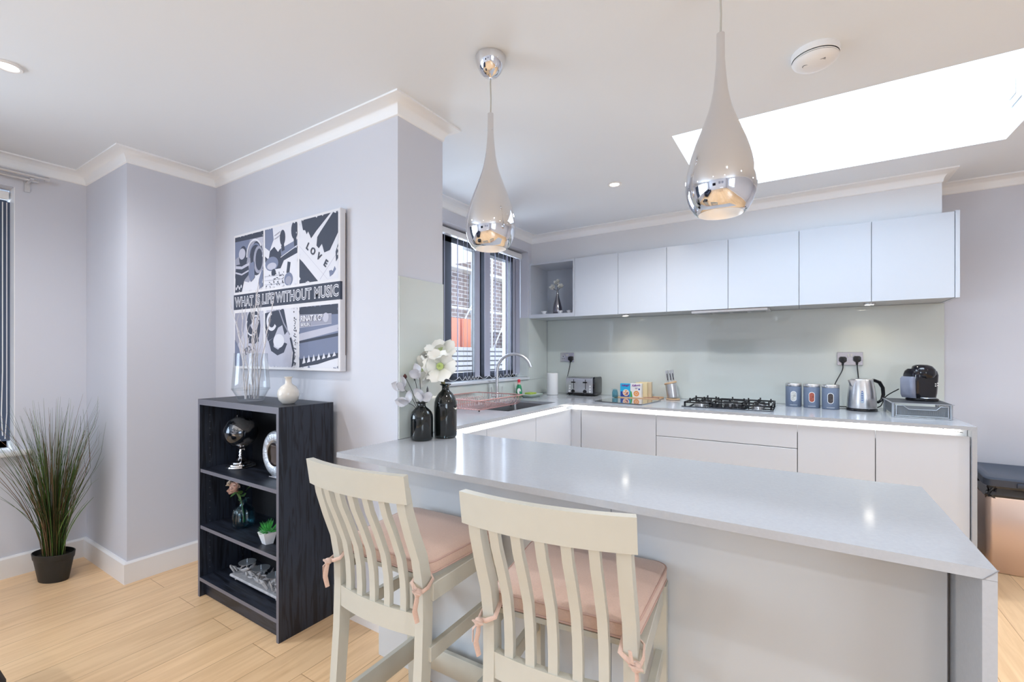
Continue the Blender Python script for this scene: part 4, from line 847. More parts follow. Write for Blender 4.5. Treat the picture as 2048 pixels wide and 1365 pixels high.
# washing-up liquid and sponge tray
x, y = -2.185, 3.55
t = thing('washing_up_bottle', 'small green washing-up liquid bottle with a red cap behind the sink', 'bottle', (x, y, .911))
m = MB(); rg = lambda a, b, z: [(x+a*math.cos(q), y+b*math.sin(q), .911+z) for q in [2*PI*k/28 for k in range(28)]]
m.loft([rg(.028, .020, 0), rg(.032, .022, .004), rg(.032, .022, .05), rg(.029, .021, .075), rg(.024, .018, .10), rg(.016, .014, .118)]); part('body', m, mat('green_liquid', (.0, .22, .085), .08, coat=1), t, 60)
m = MB(); m.loft([rg(.015, .014, .118), rg(.015, .014, .135), rg(.011, .011, .137)]); part('collar', m, mat('pink_collar', (.75, .45, .40), .3), t)
m = MB(); m.loft([rg(.013, .013, .137), rg(.014, .014, .158), rg(.009, .009, .164)]); part('cap', m, mat('red_cap', (.75, .05, .08), .3), t)
m = MB(); m.T = Tl(x, y, 0) @ Matrix.Rotation(R(33), 4, 'Z') 
m.poly([(.017*math.cos(q), -.0245, .911+.058+.026*math.sin(q)) for q in [2*PI*k/24 for k in range(24)]], [tuple(range(24))]); m.T = None
part('label', m, mat('white_label', (.75, .73, .70), .4), t, 0)
x, y = -2.115, 3.66
t = thing('sponge_tray', 'pale green oval tray by the sink holding a sponge', 'tray', (x, y, .911))
m = MB(); m.loft([rrect(x, y, .055, .095, .04, 6, .9115), rrect(x, y, .075, .118, .05, 6, .935), rrect(x, y, .071, .114, .05, 6, .935), rrect(x, y, .052, .092, .04, 6, .917)], 0); part('dish', m, mat('pale_green_tray', (.50, .60, .52), .35), t, 60)
m = MB(); m.box(x-.035, x+.035, y-.07, y+.03, .9365, .952, 0, .004, 2); tag(m.build('sponge', mat('lime_sponge', (.40, .52, .10), .9, bump=1, nscale=300), org=(x, y, .9365), loc=(x, y, .9365)), 'lime green and dark sponge lying on the pale green tray', 'sponge')
# paper roll
x, y = -2.062, 3.975
t = thing('kitchen_roll', 'white kitchen paper roll standing in the worktop corner', 'paper roll', (x, y, .911))
m = MB(); m.lathe([(.020, .001), (.054, .001), (.055, .003), (.055, .207), (.053, .209), (.020, .209), (.020, .001)], (x, y, .911), 40); part('paper', m, mat('paper_white', (.80, .80, .80), .85), t)
m = MB(); m.lathe([(.0195, 0), (.0195, .208), (.018, .208), (.018, 0)], (x, y, .911), 24); part('core', m, mat('card_core', (.45, .36, .27), .8), t)

# ------------------------------------------------------------------ sockets and cables
def socket(x0, x1, z0, z1, label, cols):
    y = YK-.0075; t = thing('double_socket', label, 'socket', ((x0+x1)/2, y, (z0+z1)/2), 0, 'chrome double sockets')
    m = MB(); m.box(x0, x1, y-.006, y, z0, z1, 0, .002); part('plate', m, mat('socket_chrome', (.62, .60, .62), .18, metal=.9), t)
    xc = (x0+x1)/2
    for s_ in (-1, 1):
        m = MB(); m.box(xc+s_*.009-.0065, xc+s_*.009+.0065, y-.010, y-.0065, z1-.036, z1-.012, 0, .001); part('rocker_switch', m, mat('switch_face', (.50, .49, .50), .3), t)
        m = MB(); cx = xc+s_*.043
        m.box(cx-.003, cx+.003, y-.0068, y-.0061, z0+.050, z0+.060); m.box(cx-.013, cx-.006, y-.0068, y-.0061, z0+.030, z0+.035); m.box(cx+.006, cx+.013, y-.0068, y-.0061, z0+.030, z0+.035); part('pin_holes', m, M_black, t)
    return t
socket(-2.092, -1.940, 1.228, 1.320, 'chrome double wall socket with one plug, above the toaster', 0)
socket(.219, .375, 1.221, 1.318, 'chrome double wall socket with two black plugs, above the kettle', 0)
def plug(x, z, label, pts, r=.0035):
    y = YK-.014; t = thing('plug', label, 'plug', (x, y, z), 0, 'black mains plugs')
    m = MB(); m.lathe([(.0, -.028), (.019, -.028), (.024, -.022), (.025, -.004), (.024, 0), (0, 0)], (x, y, z), 20, 0, ax='y') if 0 else None
    rg = lambda s, d: [(x+a*s, y-d, z+b*s) for a, b in ((-.024, -.012), (-.012, -.024), (.012, -.024), (.024, -.012), (.024, .012), (.014, .022), (-.014, .022), (-.024, .012))]
    m.loft([rg(1, 0), rg(1, .018), rg(.85, .026), rg(.5, .029)]); m.tube([(x, y-.014, z-.02), (x, y-.014, z-.045)], [.009, .005], 10); part('body', m, M_black, t)
    m = MB(); P = [(x, y-.014, z-.04)]+pts; Q = []
    for i in range(len(P)-1):
        p0, p1, p2, p3 = [Vector(P[max(0, min(len(P)-1, j))]) for j in (i-1, i, i+1, i+2)]
        for k in range(6):
            f = k/6; Q.append(tuple(.5*((2*p1)+(p2-p0)*f+(2*p0-5*p1+4*p2-p3)*f*f+(3*p1-p0-3*p2+p3)*f**3)))
    Q.append(P[-1]); m.tube(Q, r, 8); part('cable', m, M_black, t, 60)
plug(-1.973, 1.262, 'black plug with cable dropping behind the toaster', [(-1.985, YK-.02, 1.17), (-2.00, YK-.05, 1.05), (-1.99, YK-.05, .99)])
plug(.254, 1.263, 'left black plug of the pair, cable looping down to the kettle', [(.250, YK-.02, 1.18), (.205, YK-.05, 1.08), (.185, YK-.08, .99), (.215, YK-.10, .925), (.28, YK-.08, .917)])
plug(.339, 1.268, 'right black plug of the pair, cable running towards the coffee machine', [(.343, YK-.02, 1.18), (.355, YK-.03, 1.08), (.40, YK-.04, .94), (.46, YK-.10, .93), (.50, YK-.05, 1.0), (.565, YK-.10, 1.06)])

# ------------------------------------------------------------------ toaster
x0, x1, y0, y1, z0 = -1.925, -1.635, 3.985, 4.175, .911
t = thing('toaster', 'four-slice brushed steel toaster with black end on the back worktop', 'toaster', ((x0+x1)/2, (y0+y1)/2, z0), 0)
t.rotation_euler.z = 0
m = MB(); sec = lambda x: [(x, a, b) for a, b, _ in [(p[0], p[1], 0) for p in rrect((y0+y1)/2, z0+.098, (y1-y0)/2, .078, .025, 5)]]
m.loft([sec(x0+.022), sec(x1-.012)]); part('steel_shell', m, M_steel, t, 40)
s2 = lambda x, g: [(x, a, b) for a, b, _ in rrect((y0+y1)/2, z0+.095, (y1-y0)/2+g, .083+g, .028, 5)]
m = MB(); m.loft([s2(x1-.0115, .002), s2(x1+.004, .0), s2(x1+.008, -.012)]); part('end_cap', m, M_gblack, t, 40)
m = MB(); m.loft([s2(x0+.0215, .002), s2(x0+.004, .0), s2(x0, -.012)]); part('end_cap', m, M_steel, t, 40)
m = MB(); m.box(x0+.01, x1-.005, y0+.01, y1-.01, z0+.008, z0+.022); part('base', m, M_black, t)
for fx in (x0+.03, x1-.03):
    m = MB(); m.cyl((fx, y0+.02, z0), .008, .009, 12); part('foot', m, M_black, t)
for k, cx in enumerate((x0+.085, x1-.085)):
    m = MB(); m.box(cx-.003, cx+.003, y0-.0012, y0-.0002, z0+.065, z0+.155); part('lever_slot', m, M_black, t)
    m = MB(); m.box(cx-.020, cx+.020, y0-.022, y0-.0015, z0+.122, z0+.134, 0, .004, 2); part('lever', m, M_black, t)
    m = MB(); m.cyl((cx-.004 if k else cx-.004, y0-.0005, z0+.042), .017, -.012, 24, 0, 'y'); m.lathe([(.011, -.0005), (.011, .016), (.0, .017)], (cx-.004, y0, z0+.042), 20, 1, ax='y') if 0 else None
    kb = part('browning_knob', m, M_black, t)
    m = MB(); m.lathe([(.0175, 0), (.0175, .003), (.0195, .003), (.0195, 0)], (cx-.004, y0-.004, z0+.042), 24, 0, ax='y'); part('knob_ring', m, M_chrome, kb)
    for j in range(3):
        bx = x0+.042 if k == 0 else x1-.040
        m = MB(); m.lathe([(0, -.003), (.0075, -.003), (.0085, 0)], (bx, y0-.0005, z0+.040+.026*j), 16, 0, ax='y'); part('button', m, M_white, t)
for sy in (y0+.055, y1-.055):
    m = MB(); m.box(x0+.04, x1-.03, sy-.014, sy+.014, z0+.1752, z0+.1765); part('bread_slot', m, M_black, t)

# ------------------------------------------------------------------ chopping board, tray, cereal boxes, glass
m = MB(); m.prism([(-1.452, 3.560), (-1.042, 3.500), (-1.000, 3.895), (-1.300, 3.905), (-1.440, 3.84)][::-1], .9112, .9175)
o = m.build('worktop_saver', mat('speckled_granite_board', (.10, .10, .105), .08, noise=.9, nscale=260, coat=1), org=(-1.22, 3.7, .911), loc=(-1.22, 3.7, .911)); tag(o, 'glossy speckled dark grey worktop saver board in front of the cereal boxes', 'chopping board')
M_wood = mat('light_wood', (.60, .40, .24), .5, noise=.12, nscale=25)
t = thing('wooden_tray', 'light wooden tray under the cereal boxes', 'tray', (-1.23, 4.04, .911))
m = MB(); m.box(-1.43, -1.04, 3.955, 4.15, .911, .918, 0, .002); part('board', m, M_wood, t)
for a in ((-1.43, -1.04, 3.955, 3.963), (-1.43, -1.04, 4.142, 4.15)):
    m = MB(); m.box(*a, .918, .925); part('rim', m, M_wood, t)
M_cyan = mat('box_cyan', (.03, .42, .70), .4); M_boxw = mat('box_white', (.78, .76, .74), .4); M_boxo = mat('box_orange', (.75, .30, .09), .5); M_purple = mat('box_purple', (.22, .03, .30), .4); M_boxg = mat('box_green', (.06, .35, .10), .4); M_boxc = mat('box_cream', (.72, .60, .36), .5); M_bluep = mat('box_blue_mark', (.04, .06, .30), .4)
def cereal(x0, w, d, h, y0, base, label, kind, rot=0):
    t = thing('cereal_box', label, 'cereal box', (x0+w/2, y0+d/2, .9185), 0, 'cereal boxes on the wooden tray')
    m = MB(); m.box(x0, x0+w, y0, y0+d, .9185, .9185+h, 0, .0006); part('carton', m, base, t)
    if kind:
        m = MB(); zc = .9185; cx = x0+w*.52; yy = y0-.0006
        disc = lambda cx, cz, r, mi, dy: m.poly([(cx+r*math.cos(q), yy-dy, cz+r*math.sin(q)) for q in [2*PI*k/24 for k in range(24)]], [tuple(range(24))], mi)
        if kind == 'blue':
            m.poly([(x0+.004, yy, zc+.004), (x0+w*.9, yy, zc+.004), (x0+w*.9, yy, zc+.05), (x0+.004, yy, zc+.05)], [(0, 1, 2, 3)], 4)
            disc(cx+.005, zc+.04, .030, 1, .0002); disc(cx+.005, zc+.04, .024, 2, .0004)
            for k in range(9): disc(cx+.005+.014*math.cos(k*2.3), zc+.04+.014*math.sin(k*1.7), .005, 1 if k % 3 else 4, .0006)
        else:
            m.poly([(x0+.001, yy, zc+.003), (x0+.02, yy, zc+.003), (x0+.012, yy, zc+.05), (x0+.001, yy, zc+.06)], [(0, 1, 2, 3)], 3)
            disc(cx+.002, zc+.036, .025, 2, .0002); disc(cx+.002, zc+.036, .012, 1, .0004); disc(cx+.002, zc+.036, .009, 2, .0005)
            disc(cx+.027, zc+.075, .008, 4, .0002); m.poly([(cx-.01, yy, zc+.082), (cx+.014, yy, zc+.082), (cx+.014, yy, zc+.087), (cx-.01, yy, zc+.087)], [(0, 1, 2, 3)], 4); m.poly([(cx-.01, yy, zc+.074), (cx+.01, yy, zc+.074), (cx+.01, yy, zc+.078), (cx-.01, yy, zc+.078)], [(0, 1, 2, 3)], 2)
        text_into(m, "Kellogg's", w*.235, Tl(x0+w*.5, yy-.0006, zc+h-.017) @ FRONT @ Matrix.Rotation(R(4), 4, 'Z'), 5, .0002, .0006, .35, .92)
        part('front_print', m, [M_cyan, M_boxw, M_boxo, M_boxg, M_bluep, M_purple], t, 0)
cereal(-1.392, .093, .038, .122, 4.010, M_cyan, 'small blue cereal box with a bowl of cereal on its front', 'blue')
cereal(-1.297, .100, .038, .125, 4.005, M_boxw, 'small white cereal box with an orange ring biscuit on its front', 'white')
cereal(-1.262, .100, .034, .132, 4.050, M_boxc, 'cream cereal box directly behind the white one', None)
cereal(-1.245, .110, .034, .136, 4.090, mat('box_tan', (.62, .50, .34), .5), 'tan cereal box at the back of the group on the tray', None)
m = MB(); m.box(-1.175, -1.05, 3.975, 4.04, .9185, .926, 0, .002); tag(m.build('flat_packet', mat('dark_red_packet', (.16, .03, .03), .3), org=(-1.11, 4.0, .9185), loc=(-1.11, 4.0, .9185)), 'flat dark red packet lying on the wooden tray right of the boxes', 'packet')
x, y = -1.412, 3.93
t = thing('glass_jar', 'small clear glass jar with a clip lid left of the blue cereal box', 'jar', (x, y, .911))
m = MB(); m.lathe([(0, 0), (.024, 0), (.026, .004), (.026, .05), (.021, .06), (.021, .066), (.019, .066), (.019, .058), (.024, .048), (.024, .006), (0, .006)], (x, y, .9175), 28); part('body', m, M_jarglass, t, 60)
m = MB(); m.lathe([(.022, 0), (.023, .004), (.012, .010), (0, .011)], (x, y, .984), 28); part('lid', m, M_jarglass, t, 60)
m = MB(); m.tube([(x-.022, y-.012, .975), (x-.032, y-.012, .985), (x-.020, y-.012, 1.0), (x-.005, y-.012, .998)], .0012, 6); part('clip', m, M_chrome, t)

# ------------------------------------------------------------------ knife block and knives
x, y, z = -.950, 4.075, .911
t = thing('knife_block', 'tilted steel cylinder knife block with pale wooden top and base', 'knife block', (x, y, z))
m = MB(); m.lathe([(0, 0), (.056, 0), (.058, .003), (.058, .009), (.054, .012), (0, .012)], (x+.006, y, z), 40); part('base', m, M_wood, t)
Tk = Tl(x+.004, y, z+.0125) @ Matrix.Rotation(R(-8), 4, 'Y')
m = MB(); m.T = Tk; m.lathe([(.047, .006), (.047, .125)], seg=48); m.T = None; part('steel_body', m, M_steel, t, 60)
m = MB(); m.T = Tk @ Tl(0, 0, .1255) @ Matrix.Rotation(R(-6), 4, 'Y'); m.lathe([(0, 0), (.050, 0), (.052, .003), (.052, .013), (.048, .016), (0, .016)], seg=40); m.T = None; part('wooden_top', m, M_wood, t)
for k, (dx, dy) in enumerate(((-.024, .012), (-.014, -.018), (.004, .016), (.010, -.014), (.028, .004))):
    lb = 'stainless steel handled knife standing in the tilted knife block'
    kt = thing('knife', lb, 'knife', (x, y, z+.15), 0, 'knives in the knife block')
    T = Tk @ Tl(dx, dy, .1445); m = MB(); m.T = T; m.loft([[(a*.8, b, .0) for a, b in ((-.008, -.005), (.008, -.005), (.008, .005), (-.008, .005))], [(a, b, .05) for a, b in ((-.008, -.006), (.008, -.006), (.008, .006), (-.008, .006))], [(a*1.15, b*1.1, .092-.004*(k % 3)) for a, b in ((-.008, -.006), (.008, -.006), (.008, .006), (-.008, .006))]]); m.T = None
    m.T = T; m.box(-.0095, .0095, -.007, .007, .088, .098); m.T = None; part('handle', m, M_steel, kt, 30)
    m = MB(); m.T = T; m.box(-.0030, .0030, -.0071, -.0068, .012, .070); m.T = None; part('grip_inlay', m, M_black, kt)

# ------------------------------------------------------------------ gas hob
hx0, hx1, hy0, hy1 = -.765, -.165, 3.560, 4.075
t = thing('gas_hob', 'black glass gas hob with cast iron pan supports set on the worktop', 'hob', ((hx0+hx1)/2, (hy0+hy1)/2, .911))
m = MB(); m.box(hx0, hx1, hy0, hy1, .9112, .917, 0, .001); part('glass_plate', m, mat('hob_glass', (.02, .025, .035), .05, coat=1), t)
for cx, cyy, r in ((-.655, 3.70, .040), (-.655, 3.94, .032), (-.465, 3.86, .055), (-.275, 3.70, .032), (-.275, 3.94, .040)):
    m = MB(); m.lathe([(r*1.15, 0), (r*1.15, .006), (r, .008), (r, .016)], (cx, cyy, .917), 28); br_ = part('burner_ring', m, M_steel, t)
    m = MB(); m.lathe([(r*.95, .0165), (r*.9, .023), (0, .025)], (cx, cyy, .917), 28, 0, True); part('burner_cap', m, M_matblack, br_)
def grate(gx0, gx1, gy0, gy1, cts):
    m = MB(); h = .952; b = .005
    for a in ((gx0, gx0+.01, gy0, gy1), (gx1-.01, gx1, gy0, gy1), (gx0, gx1, gy0, gy0+.01), (gx0, gx1, gy1-.01, gy1)): m.box(a[0], a[1], a[2], a[3], .936, .946, 0, .001)
    for a in (gx0, gx1-.012):
        for c_ in (gy0, gy1-.012): m.box(a, a+.012, c_, c_+.012, .917, .946)
    for cx, cyy, r in cts:
        for dx, dy in ((1, 0), (-1, 0), (0, 1), (0, -1)):
            L = r+.03
            m.box(cx+dx*.018-(.004 if dx == 0 else 0), cx+dx*L+(.004 if dx == 0 else 0), cyy+dy*.018-(.004 if dy == 0 else 0), cyy+dy*L+(.004 if dy == 0 else 0), .944, .954)
            m.box(cx+dx*L-.005, cx+dx*L+.005, cyy+dy*L-.005, cyy+dy*L+.005, .936, .966)
    return m
part('pan_support', grate(-.755, -.568, 3.60, 4.05, ((-.655, 3.70, .045), (-.655, 3.94, .045))), M_matblack, t)
part('pan_support', grate(-.562, -.368, 3.74, 4.05, ((-.465, 3.88, .060),)), M_matblack, t)
part('pan_support', grate(-.362, -.175, 3.60, 4.05, ((-.275, 3.70, .045), (-.275, 3.94, .045))), M_matblack, t)
for k in range(5):
    m = MB(); m.lathe([(.018, 0), (.018, .004), (.015, .006), (.014, .024), (.012, .026), (0, .026)], (-.555+.045*k, 3.64, .917), 20); part('control_knob', m, M_matblack if k != 3 else M_matblack, t)

# ------------------------------------------------------------------ canisters
def ovpts(cx, cz, rx, rz, y, n=28, ext=0):
    out = []
    for k in range(n):
        q = 2*PI*k/n; out.append((cx+rx*math.cos(q), y, cz+rx*math.sin(q)+(rz-rx)*(1 if math.sin(q) >= 0 else -1)))
    return out
for i, (x, y, col, con) in enumerate(((-.057, 4.055, (.62, .58, .50), 'sugar'), (.058, 4.020, (.35, .08, .05), 'tea'), (.170, 3.985, (.05, .04, .04), 'coffee'))):
    lb = ['left', 'middle', 'right'][i]; ct = ['pale contents', 'reddish-brown contents', 'dark contents'][i]
    t = thing('canister', f'grey-blue kitchen canister with a steel lid, {lb} of three, {ct} in its window', 'canister', (x, y, .911), 0, 'grey-blue canisters by the hob')
    m = MB(); m.lathe([(0, 0), (.0515, 0), (.0525, .003), (.0525, .150), (.052, .151), (0, .151)], (x, y, .911), 44); part('tin', m, mat('slate_blue_enamel', (.15, .19, .27), .4, bump=.1, nscale=200), t, 60)
    m = MB(); m.lathe([(.0530, .1515), (.0535, .153), (.0535, .170), (.051, .173), (.0, .174)], (x, y, .911), 44, 0, True); part('lid', m, M_steel, t, 60)
    # window facing the camera: a plate wrapped on the cylinder
    ang = math.atan2(-y, -x); cv = lambda u, v, r: (x+r*math.cos(ang+u/.0525), y+r*math.sin(ang+u/.0525), .911+v)
    def disc(rx, rz, r, mi, mm):
        c_ = [cv(p[0], p[2], r) for p in ovpts(0, .078, rx, rz, 0)]; mm.poly(c_+[cv(0, .078, r)], [(k, (k+1) % 28, 28) for k in range(28)], mi)
    m = MB(); disc(.019, .038, .0532, 0, m); wr_ = part('window_rim', m, M_white, t, 80)
    m = MB(); disc(.0155, .034, .0537, 0, m); part('window', m, mat('contents_'+con, col, .12, noise=.9, nscale=90, coat=1), wr_, 80)
    m = MB(); m.tube([cv(-.024+.048*k/16, .0125+.0015*math.sin(k*2.1), .0532) for k in range(17)], .0011, 5, 0); part('lettering', m, M_white, t, 80)

# ------------------------------------------------------------------ kettle
x, y, z = .347, 3.985, .911
t = thing('kettle', 'brushed steel electric kettle with a black handle on the right of the back worktop', 'kettle', (x, y, z))
m = MB(); m.lathe([(0, 0), (.088, 0), (.090, .004), (.088, .014), (.080, .018), (0, .018)], (x, y, z), 44); part('power_base', m, M_black, t)
m = MB(); m.lathe([(.084, .0185), (.085, .024), (.083, .08), (.076, .15), (.066, .205), (.064, .212)], (x, y, z), 56); kb_ = part('body', m, M_steel, t, 60)
m = MB(); m.lathe([(.062, .2115), (.066, .2125), (.064, .217), (.050, .221), (0, .223)], (x, y, z), 44, 0); part('lid', m, M_steel, t, 40)
rx_, ry_ = math.cos(R(32)), math.sin(R(32))   # camera-right direction
m = MB()
def kp(u, v, w=0): return (x+rx_*u-ry_*w, y+ry_*u+rx_*w, z+v)
m.loft([[kp(-.058, .150, -.02), kp(-.058, .150, .02), kp(-.058, .212, .03), kp(-.058, .212, -.03)], [kp(-.076, .175, -.010), kp(-.076, .175, .010), kp(-.090, .212, .008), kp(-.090, .212, -.008)]]); part('spout', m, M_steel, t, 30)
m = MB(); m.tube([kp(.055, .205), kp(.085, .209), kp(.122, .196), kp(.146, .158), kp(.150, .11), kp(.140, .072), kp(.112, .056), kp(.082, .062)], [.014, .014, .014, .013, .012, .012, .011, .010], 12, flat=.8); m.tube([kp(.078, .03), kp(.074, .10), kp(.064, .19)], [.009, .010, .012], 10); part('handle', m, M_black, t, 60)
m = MB(); n = 20
ang = math.atan2(-y, -x)+.05
for mi, rx2, off in ((0, .016, .0010), (1, .010, .0018)):
    pts = []
    for k in range(28):
        q = 2*PI*k/28; u = rx2*math.cos(q); v = .105+rx2*math.sin(q)+(.038 if math.sin(q) >= 0 else -.038); rr = .083-(.083-.066)*max(0, (v-.08))/.125+off; pts.append((x+rr*math.cos(ang+u/rr), y+rr*math.sin(ang+u/rr), z+v))
    c0 = (x+(.080+off)*math.cos(ang), y+(.080+off)*math.sin(ang), z+.105); m.poly(pts+[c0], [(k, (k+1) % 28, 28) for k in range(28)], mi)
for k in range(5):
    v = .075+.015*k; rr = .0865-(.083-.066)*max(0, (v-.08))/.125; m.poly([(x+rr*math.cos(ang+u/rr), y+rr*math.sin(ang+u/rr), z+v+w) for u, w in ((-.005, 0), (.004, 0), (.004, .005), (-.005, .005))], [(0, 1, 2, 3)], 2)
part('water_gauge', m, [M_steel, mat('gauge_blue', (.35, .42, .50), .15), M_bluep], kb_, 60)

# ------------------------------------------------------------------ mesh stand and coffee machine
sx0_, sx1_, sy0_, sy1_ = .470, .752, 3.675, 4.03
t = thing('pod_drawer_stand', 'silver metal pod drawer stand with mesh sides under the coffee machine', 'stand', ((sx0_+sx1_)/2, (sy0_+sy1_)/2, .911))
M_silv = mat('silver_paint', (.38, .41, .45), .35, metal=.6); M_mesh = mat('mesh_grey', (.20, .22, .24), .5, metal=.4)
for a in (sx0_, sx1_-.016):
    for b in (sy0_, sy1_-.016):
        m = MB(); m.cyl((a+.008, b+.008, .911), .008, .086, 14); part('leg', m, M_silv, t)
m = MB(); m.box(sx0_-.006, sx1_+.006, sy0_-.006, sy1_+.004, .9975, 1.001); part('top_frame', m, M_silv, t)
m = MB(); m.box(sx0_+.004, sx1_-.004, sy0_+.004, sy1_-.006, 1.0012, 1.0022); part('mesh_top', m, mat('dark_mesh_top', (.04, .045, .055), .5), t)
m = MB()
for s_ in (sx0_+.006, sx1_-.008):
    for k in range(22): m.box(s_, s_+.0015, sy0_+.02+.0145*k, sy0_+.0215+.0145*k, .93, .992)
    for k in range(5): m.box(s_, s_+.0015, sy0_+.018, sy1_-.018, .932+.014*k, .9335+.014*k)
o = part('mesh_side', m, M_mesh, t); o['kind'] = 'stuff'
m = MB(); m.box(sx0_+.018, sx1_-.018, sy0_+.004, sy0_+.0055, .925, .984)
for k in range(26): m.box(sx0_+.02+.0095*k, sx0_+.0212+.0095*k, sy0_+.002, sy0_+.004, .925, .962)
dm_ = part('drawer', m, M_mesh, t)
m = MB(); z_ = .985; f = sy0_-.002
m.tube([(sx0_+.022, f, .925), (sx0_+.022, f, z_), (sx0_+.055, f, z_), (sx0_+.080, f, z_-.022), (sx1_-.075, f, z_-.022), (sx1_-.055, f, z_), (sx1_-.022, f, z_), (sx1_-.022, f, .925)], .003, 8); m.tube([(sx0_+.018, f, .922), (sx1_-.018, f, .922)], .003, 8); m.tube([(sx0_+.012, f-.006, .914), (sx1_-.012, f-.006, .914)], .0025, 8)
part('drawer_handle_frame', m, M_silv, dm_, 60)
x, y, z = .645, 3.90, 1.0025
t = thing('coffee_machine', 'glossy black rounded pod coffee machine with grey side tank on the silver stand', 'coffee machine', (x, y, z))
def W(u, v, w=0): return (x+rx_*u-ry_*w, y+ry_*u+rx_*w, z+v)     # u to the right, w away from the viewer
def wring(cu, cw, hu, hw, r, v, n=6): return [W(a, v, b) for a, b, _ in rrect(cu, cw, hu, hw, r, n)]
m = MB(); m.loft([wring(.006, 0, .078, .062, .05, 0), wring(.006, 0, .080, .064, .05, .012), wring(.006, -.002, .076, .060, .05, .016)]); part('base', m, M_black, t, 40)
m = MB(); m.loft([wring(0.010, .02, .072, .058, .035, .0165), wring(.010, .02, .078, .060, .035, .05), wring(.010, .018, .080, .062, .035, .12), wring(.010, .015, .080, .064, .038, .165), wring(.008, .012, .074, .060, .038, .190), wring(.004, .010, .060, .050, .035, .205)]); part('body', m, M_gblack, t, 50)
m = MB(); m.loft([wring(.004, -.012, .050, .050, .045, .150), wring(.004, -.016, .058, .056, .05, .170), wring(.004, -.012, .058, .056, .05, .200), wring(.004, -.004, .048, .048, .045, .222), wring(.004, 0, .025, .026, .022, .232)]); part('brew_head', m, M_gblack, t, 50)
m = MB(); m.loft([wring(-.064, .015, .016, .045, .014, .018), wring(-.070, .015, .018, .048, .016, .04), wring(-.072, .015, .018, .048, .016, .14), wring(-.066, .015, .015, .044, .014, .155)]); part('water_tank', m, mat('grey_tank', (.20, .22, .29), .15, coat=.6), t, 50)
m = MB(); m.lathe([(0, .0165), (.046, .0165), (.048, .020), (.046, .023), (0, .0225)], (*W(.010, 0, -.03)[:2], z), 32); part('drip_tray', m, mat('tray_chrome', (.45, .48, .52), .3, metal=.8), t)
for k, (u, v) in enumerate(((.052, .110), (.066, .114), (.052, .097), (.066, .100))):
    m = MB(); c_ = W(u, v, -.046); m.lathe([(0, -.0), (.004, 0), (.004, .004)], (c_[0], c_[1], c_[2]), 10, 0, ax='y'); part('indicator', m, M_white, t)
m = MB(); m.loft([wring(0.0, -.05, .012, .006, .004, .145), wring(0, -.05, .010, .006, .004, .15)]); part('spout', m, M_black, t)

# ------------------------------------------------------------------ open shelf: silver vase with flowers, lotus tealights
x, y, z = -2.013, 3.985, UZ0+.0355
t = thing('silver_bottle_vase', 'slim dark silver bottle vase in the open wall shelf', 'vase', (x, y, z))
m = MB(); m.lathe([(0, 0), (.034, 0), (.040, .006), (.046, .035), (.044, .07), (.034, .11), (.022, .15), (.013, .19), (.008, .225), (.0085, .238), (.006, .238), (.005, .22)], (x, y, z), 40); part('body', m, mat('dark_silver', (.32, .31, .33), .12, metal=1), t, 60)
for i, (dx, dz, r, lb) in enumerate(((-.038, .258, .038, 'white silk flower leaning left in the silver bottle vase'), (.006, .302, .036, 'white silk flower standing tallest in the silver bottle vase'), (.038, .262, .034, 'white silk flower leaning right in the silver bottle vase'))):
    f = thing('silk_flower', lb, 'flower', (x, y, z+.2), 0, 'white silk flowers in the silver vase')
    e = (x+dx, y-.012, z+dz); m = MB(); m.tube([(x, y, z+.20), (x+dx*.1, y, z+.238), (x+dx*.7, y-.006, z+dz-.014), e], .0022, 6); part('stem', m, M_dk, f)
    m = MB(); rose(m, e, r, (dx*6, -.6, .5), 0, 3, i+5); part('bloom', m, M_petw, f, 70)
for x, y, lb in ((-2.115, 3.90, 'left of the silver vase'), (-1.955, 3.925, 'just right of the silver vase'), (-1.868, 3.95, 'at the right end of the open shelf')):
    t = thing('lotus_tealight', 'small white lotus-shaped tealight holder '+lb, 'tealight holder', (x, y, UZ0+.0355), 0, 'white lotus tealights on the open shelf')
    m = MB(); m.lathe([(0, 0), (.013, 0), (.017, .008), (.015, .012), (0, .010)], (x, y, UZ0+.0355), 20)
    part('cup', m, M_white, t, 60); m = MB()
    for k in range(9):
        a = 2*PI*k/9; d = (math.cos(a), math.sin(a)); m.petal((x+d[0]*.012, y+d[1]*.012, UZ0+.038), (d[0]*.7, d[1]*.7, .75), (-d[0], -d[1], .6), .034, .020, .25, .3)
    part('petals', m, mat('tealight_white', (.80, .81, .83), .3), t, 70)

# ------------------------------------------------------------------ bin
bxc, byc = 1.175, 3.985
t = thing('waste_bin', 'rose-champagne metal waste bin with a dark grey lid beside the cabinet run', 'bin', (bxc, byc, 0))
m = MB(); rb = lambda g, z: rrect(bxc, byc, .245+g, .150+g, .03, 5, z)
m.loft([rb(-.004, 0.002), rb(0, .01), rb(0, .445), rb(-.003, .450), rb(-.008, .445)], 0, True, False); part('body', m, mat('champagne_metal', (.66, .50, .41), .28, metal=.75), t, 40)
rnd = random.Random(9); m = MB(); rings = []
for z_, g in ((.438, -.012), (.446, -.004), (.458, .001), (.475, -.010), (.500, -.020), (.525, -.012), (.545, -.03), (.55, -.10)):
    rings.append([(a+rnd.uniform(-.010, .010), b+rnd.uniform(-.008, .006), z_+rnd.uniform(-.008, .008)) for a, b, _ in rrect(bxc, byc, .245+g, .150+g, .03, 16, z_)])
m.loft(rings, 0, False, True); part('bag', m, mat('black_bin_liner', (.025, .025, .028), .15, coat=.6), t, 12)
M_lid = mat('slate_lid', (.055, .07, .10), .3)
m = MB(); m.T = Tl(bxc, byc+.14, .585) @ Matrix.Rotation(R(7), 4, 'X') @ Tl(-bxc, -byc-.14, -.585)
